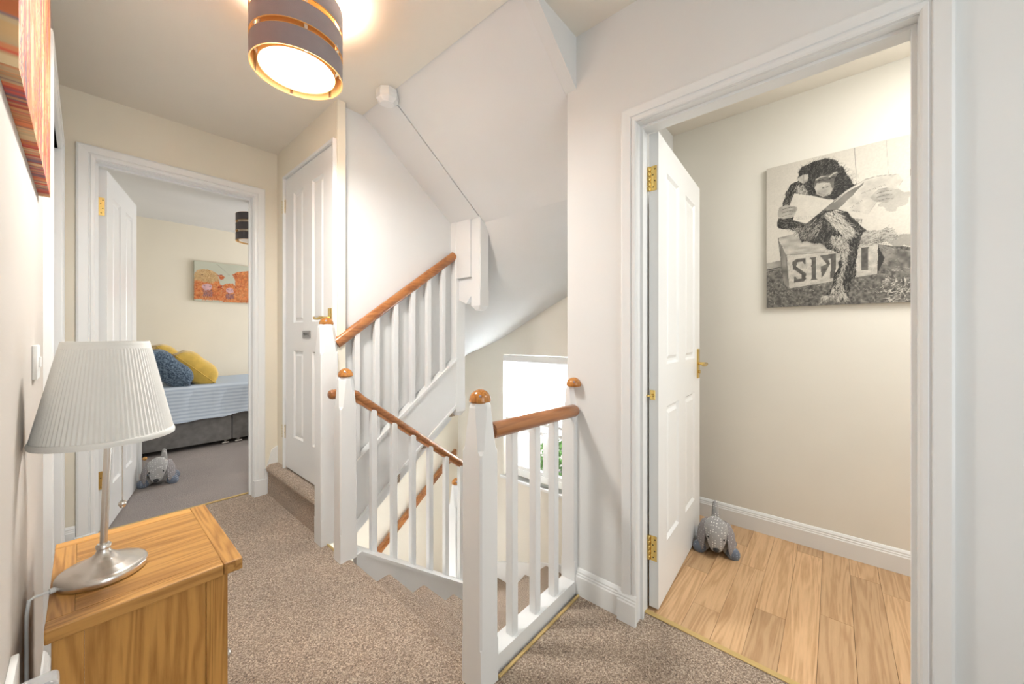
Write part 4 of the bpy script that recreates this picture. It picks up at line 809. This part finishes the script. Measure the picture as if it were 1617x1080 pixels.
# ------------------------------------------------------------------ table lamp
LX, LY, LZ = .030, 1.297, .550
lp = thing('table_lamp', (LX, LY, LZ), 'brushed nickel table lamp with a pleated cream shade and pull chain on the oak cabinet', 'lamp')
bm = bmesh.new(); lathe(bm, [(0, .0), (.070, .0), (.074, .002), (.0752, .006), (.0752, .014), (.073, .018), (.066, .022), (.052, .026), (.050, .0275), (.046, .029), (.038, .033), (.030, .037), (.028, .038), (.022, .043), (.014, .050), (.0115, .058), (.0115, .060), (.013, .061), (.013, .068), (.010, .071), (0, .071)], (LX, LY, LZ), 64, cap=False); obj('base', bm, M['steel'], lp, smooth=45)
tx, ty = .0085, -.0095
bm = bmesh.new(); tube(bm, [(LX, LY, LZ+.068), (LX+tx, LY+ty, LZ+.36)], .0066, 20); obj('pole', bm, M['steel'], lp, smooth=40)
SX, SY = LX+tx*.7, LY+ty*.7
bm = bmesh.new(); lathe(bm, [(.012, .33), (.017, .335), (.017, .40), (.010, .405)], (SX, SY, LZ), 20); sk = obj('bulb_holder', bm, M['plastic'], lp, smooth=40)
bm = bmesh.new(); n = 84
zb_, zt_ = LZ+.318, LZ+.545
def shade_ring(z, R, amp): return [bm.verts.new((SX+(R+(amp if k % 2 else -amp))*math.cos(2*math.pi*k/(2*n)), SY+(R+(amp if k % 2 else -amp))*math.sin(2*math.pi*k/(2*n)), z)) for k in range(2*n)]
Rb, Rt = .1165, .0715
rings = [shade_ring(zb_+(zt_-zb_)*t, Rb+(Rt-Rb)*t, am) for t, am in ((0, 0), (.055, 0), (.06, .0011), (.5, .0009), (.925, .0006), (.93, 0), (1, 0))]
rings += [shade_ring(zt_, Rt-.0015, 0), shade_ring(zb_, Rb-.0015, 0)]
for p, q in zip(rings, rings[1:]+rings[:1]):
    for k in range(2*n): bm.faces.new((p[k], p[(k+1) % (2*n)], q[(k+1) % (2*n)], q[k]))
sh = obj('lamp_shade', bm, M['shade'], lp)
for (z, R) in ((zb_+.006, Rb), (zt_-.007, Rt)): bm = bmesh.new(); lathe(bm, [(R+.0012, z-.006), (R+.0018, z), (R+.0002-.0006, z+.006), (R-.002, z+.006), (R-.002, z-.006), (R+.0012, z-.006)], (SX, SY, 0), 96, cap=False); obj('shade_trim', bm, M['shade'], sh, smooth=40)
bm = bmesh.new(); cxx, cyy = .060, 1.283; zc0 = LZ+.345
tube(bm, [(SX, SY, zc0), (cxx, cyy, zc0-.004)], .0015, 6)
k = 0
z = zc0-.004
while z > .716: ball(bm, (cxx, cyy, z), .0017, .0017, .0017, u=6, v=4); z -= .0042
tube(bm, [(cxx, cyy, zc0-.004), (cxx, cyy, .715)], .0006, 5); ch = obj('pull_chain', bm, M['steel'], lp, smooth=True)
bm = bmesh.new(); lathe(bm, [(0, .698), (.004, .699), (.0075, .706), (.007, .711), (.003, .716), (0, .717)], (cxx, cyy, 0), 16, cap=False); obj('pull_knob', bm, M['steel'], ch, smooth=True)
bm = bmesh.new(); tube(bm, [(LX-.072, LY-.022, LZ+.008), (LX-.085, LY-.026, LZ+.009), (LX-.098, LY-.030, LZ+.010), (XL+.010, LY-.034, LZ+.008), (XL+.007, LY-.034, LZ-.02), (XL+.007, LY-.034, .1)], .003, 8); cd = obj('cord', bm, M['plastic'], lp, smooth=40)
bm = bmesh.new(); tube(bm, [(LX-.070, LY-.0215, LZ+.008), (LX-.079, LY-.0242, LZ+.0085)], .0058, 10); obj('cord_grip', bm, M['plastic'], cd, smooth=40)
# light switch and plug-in
sw = thing('light_switch', (XL, 1.54, 1.0), 'white light switch on the left wall beside the lampshade', 'switch')
bm = bmesh.new(); bx(bm, XL, XL+.009, 1.498, 1.584, .998, 1.084, bev=.003); obj('plate', bm, M['plastic'], sw, smooth=40); bm = bmesh.new(); bx(bm, XL+.008, XL+.013, 1.530, 1.552, 1.028, 1.054, bev=.0015, mtx=None); obj('rocker', bm, M['plastic'], sw)
so = thing('wall_socket', (XL, .99, .42), 'white wall socket at the lower left edge beside the oak cabinet', 'socket')
bm = bmesh.new(); bx(bm, XL, XL+.010, .955, 1.095, .440, .545, bev=.003); obj('plate', bm, M['plastic'], so, smooth=40)
pgn = thing('plug_in_freshener', (XL+.03, 1.0, .44), 'clear plastic plug-in air freshener at the bottom left corner in front of the cabinet', 'plug')
bm = bmesh.new(); bx(bm, XL+.011, XL+.058, .965, 1.010, .445, .541, bev=.012, seg=4); obj('clear_body', bm, M['clear'], pgn, smooth=40)
bm = bmesh.new(); bx(bm, XL+.011, XL+.04, .975, 1.0, .455, .515, bev=.006); obj('core', bm, M['plastic'], pgn, smooth=40)
# ------------------------------------------------------------------ plush dog door stops
def plush(loc, rz, label, s=1.0):
    """local: +x is where the dog looks"""
    MT = Matrix.Translation(loc) @ Matrix.Rotation(R_(rz), 4, 'Z') @ Matrix.Scale(s, 4)
    r = thing('plush_dog', loc, label, 'door stop'); w_ = lambda bm: bmesh.ops.transform(bm, matrix=MT, verts=bm.verts)
    bm = bmesh.new(); tube(bm, [(.075, 0, .055), (.065, 0, .056), (.04, 0, .060), (0, 0, .063), (-.06, 0, .060), (-.11, 0, .052), (-.14, 0, .046), (-.150, 0, .046)], [.018, .040, .054, .058, .055, .046, .028, .010], 20, flat=(1.05, 1.0)); w_(bm); obj('body', bm, M['dogplain'], r, smooth=True)
    bm = bmesh.new(); tube(bm, [(.020, 0, .184), (.028, 0, .180), (.044, 0, .168), (.066, 0, .142), (.086, 0, .106), (.102, 0, .070), (.112, 0, .044), (.115, 0, .034)], [.014, .044, .064, .070, .060, .045, .030, .009], 22, flat=(.92, .92)); w_(bm); hd = obj('head', bm, M['dogdot'], r, smooth=True)
    bm = bmesh.new(); ball(bm, (.134, 0, .058), .012, .017, .015); w_(bm); obj('nose', bm, M['nose'], hd, smooth=True)
    for sy in (-1, 1):
        bm = bmesh.new(); ball(bm, (.122, sy*.040, .118), .0055, .0055, .0055, u=10, v=8); w_(bm); obj('eye', bm, M['nose'], hd, smooth=True)
        bm = bmesh.new(); tube(bm, [(.034, sy*.040, .188), (.046, sy*.060, .176), (.064, sy*.074, .136), (.080, sy*.080, .088), (.092, sy*.080, .044), (.096, sy*.078, .022)], [.010, .024, .034, .036, .028, .008], 16, flat=(1, .20)); w_(bm); obj('ear', bm, M['earmat'], hd, smooth=True)
        bm = bmesh.new(); tube(bm, [(.020, sy*.030, .052), (.030, sy*.055, .042), (.055, sy*.078, .028), (.078, sy*.092, .020), (.090, sy*.098, .018)], [.028, .036, .036, .028, .010], 14); w_(bm); lg = obj('front_leg', bm, M['dogplain'], r, smooth=True)
        bm = bmesh.new(); tube(bm, [(.052, sy*.077, .027), (.062, sy*.083, .026), (.080, sy*.093, .0225), (.093, sy*.099, .021), (.098, sy*.101, .021)], [.034, .0375, .034, .024, .008], 14); w_(bm); obj('paw', bm, M['dogpaw'], lg, smooth=True)
        bm = bmesh.new(); tube(bm, [(-.10, sy*.030, .040), (-.09, sy*.055, .034), (-.065, sy*.078, .026), (-.045, sy*.088, .022), (-.036, sy*.092, .021)], [.028, .034, .034, .028, .010], 14); w_(bm); obj('hind_leg', bm, M['dogpaw'], r, smooth=True)
    bm = bmesh.new(); tube(bm, [(-.135, 0, .045), (-.142, 0, .070), (-.146, 0, .110), (-.154, 0, .165), (-.160, 0, .215), (-.160, 0, .225)], [.026, .025, .023, .020, .014, .004], 14); w_(bm); obj('tail', bm, M['dogdot'], r, smooth=True)
    return r
plush((2.155, .462, 0), 193, 'grey dotted plush dog door stop on the wood floor against the bathroom door', .86)
plush((.375, 3.84, 0), 255, 'grey dotted plush dog door stop on the carpet against the bedroom door', .95)
# ------------------------------------------------------------------ bedroom
bed = thing('divan_bed', (1.1, 5.15, 0), 'grey velvet divan bed with pale blue striped sheet in the bedroom', 'bed')
for a_, b_ in ((-.16, .992), (1.000, 1.95)): obj('divan_base', BX(a_, b_, 4.665, 5.60, .045, .40, bev=.010), M['divan'], bed, smooth=40)
bm = bmesh.new(); bx(bm, -.165, 1.96, 4.650, 5.60, .325, .620, bev=.055, seg=6)
for v in bm.verts:
    x, y, z = v.co
    if y < 4.8 and z < .45: v.co.y -= .012+.010*math.sin(x*17); v.co.z += .010*math.sin(x*9+1)
bm2 = bm; obj('sheet', bm, M['sheet'], bed, smooth=60)
bm = bmesh.new(); random.seed(3); n = 60; xs = [-.10+2.0*i/n for i in range(n+1)]; L = []
for i, x in enumerate(xs):
    col_ = []
    for j, z in enumerate((.575, .50, .42, .36, .315, .300)):
        col_.append(bm.verts.new((x, 4.648-.006*j-.006*math.sin(x*23+j*.8)-.004*math.sin(x*51+j), z+(.012*math.sin(x*7)+.008*math.sin(x*19) if j > 3 else 0))))
    L.append(col_)
for p, q in zip(L, L[1:]):
    for j in range(5): bm.faces.new((p[j], q[j], q[j+1], p[j+1]))
obj('sheet_drape', bm, M['sheet'], bed, smooth=True)
for x in (.945, 1.055, .2, 1.8):
    bm = bmesh.new(); lathe(bm, [(.010, .022), (.010, .05)], (x, 4.70, 0), 12); tube(bm, [(x-.028, 4.695, .012), (x+.028, 4.695, .012)], .011, 12); obj('castor', bm, M['chrome'], bed, smooth=40)
def cushion(c, w, h, t, rot, m, label, nm='cushion'):
    n = 22; bm = bmesh.new(); Mx = Matrix.Translation(c) @ Matrix.Rotation(R_(rot[2]), 4, 'Z') @ Matrix.Rotation(R_(rot[1]), 4, 'Y') @ Matrix.Rotation(R_(rot[0]), 4, 'X'); S = []
    for s in (1, -1):
        g_ = []
        for i in range(n+1):
            rw = []
            for j in range(n+1):
                u, v = 2*i/n-1, 2*j/n-1; e = (max(0, 1-u**4)*max(0, 1-v**4))**.42; pin = 1-.05*(1-abs(u)**2.0)*abs(v)**3; pin2 = 1-.05*(1-abs(v)**2.0)*abs(u)**3
                rw.append((u*w/2*pin2, v*h/2*pin, s*t/2*e+.004*math.sin(7*u+3*v)*e))
            g_.append(rw)
        S.append(g_)
    vs = [[[None]*(n+1) for _ in range(n+1)] for _ in (0, 1)]
    for k in (0, 1):
        for i in range(n+1):
            for j in range(n+1):
                edge = i in (0, n) or j in (0, n)
                vs[k][i][j] = vs[0][i][j] if (k == 1 and edge) else bm.verts.new(Mx @ Vector(S[k][i][j]))
        for i in range(n):
            for j in range(n): bm.faces.new((vs[k][i][j], vs[k][i+1][j], vs[k][i+1][j+1], vs[k][i][j+1]))
    o = obj(nm, bm, m, smooth=True, origin=tuple(c))
    bm = bmesh.new(); pts = [vs_ for vs_ in []]
    loop = [Mx @ Vector(S[0][i][0]) for i in range(n+1)]+[Mx @ Vector(S[0][n][j]) for j in range(1, n+1)]+[Mx @ Vector(S[0][i][n]) for i in range(n-1, -1, -1)]+[Mx @ Vector(S[0][0][j]) for j in range(n-1, -1, -1)]
    tube(bm, loop, .004, 6, caps=False); obj('piping', bm, m, o, smooth=True)
    return tag(o, label, 'cushion')
cushion((.735, 4.94, .770), .42, .40, .25, (0, 44, -4), M['yellow'], 'mustard yellow cushion in front, leaning on the others on the bed')
cushion((.62, 5.37, .84), .42, .40, .18, (0, 48, 0), M['yellow'], 'mustard yellow cushion at the back, mostly hidden behind the front one')
cushion((.53, 4.87, .785), .44, .38, .23, (0, 46, -4), M['blue'], 'dark blue patterned cushion at the left of the bed')
ck = thing('bedside_chest', (.06, 4.15, 0), 'white bedside chest with a wooden knob behind the bedroom door', 'chest')
obj('carcass', BX(-.15, .272, 3.98, 4.36, .0, .56, bev=.004), M['white'], ck)
d_ = obj('drawer', BX(.273, .289, 3.99, 4.35, .05, .54, bev=.003), M['white'], ck); bm = bmesh.new(); tube(bm, [(.288, 4.02, .155), (.30, 4.02, .155)], .006, 10); ball(bm, (.308, 4.02, .155), .013, .014, .014); obj('knob', bm, M['oakZ'], d_, smooth=True)
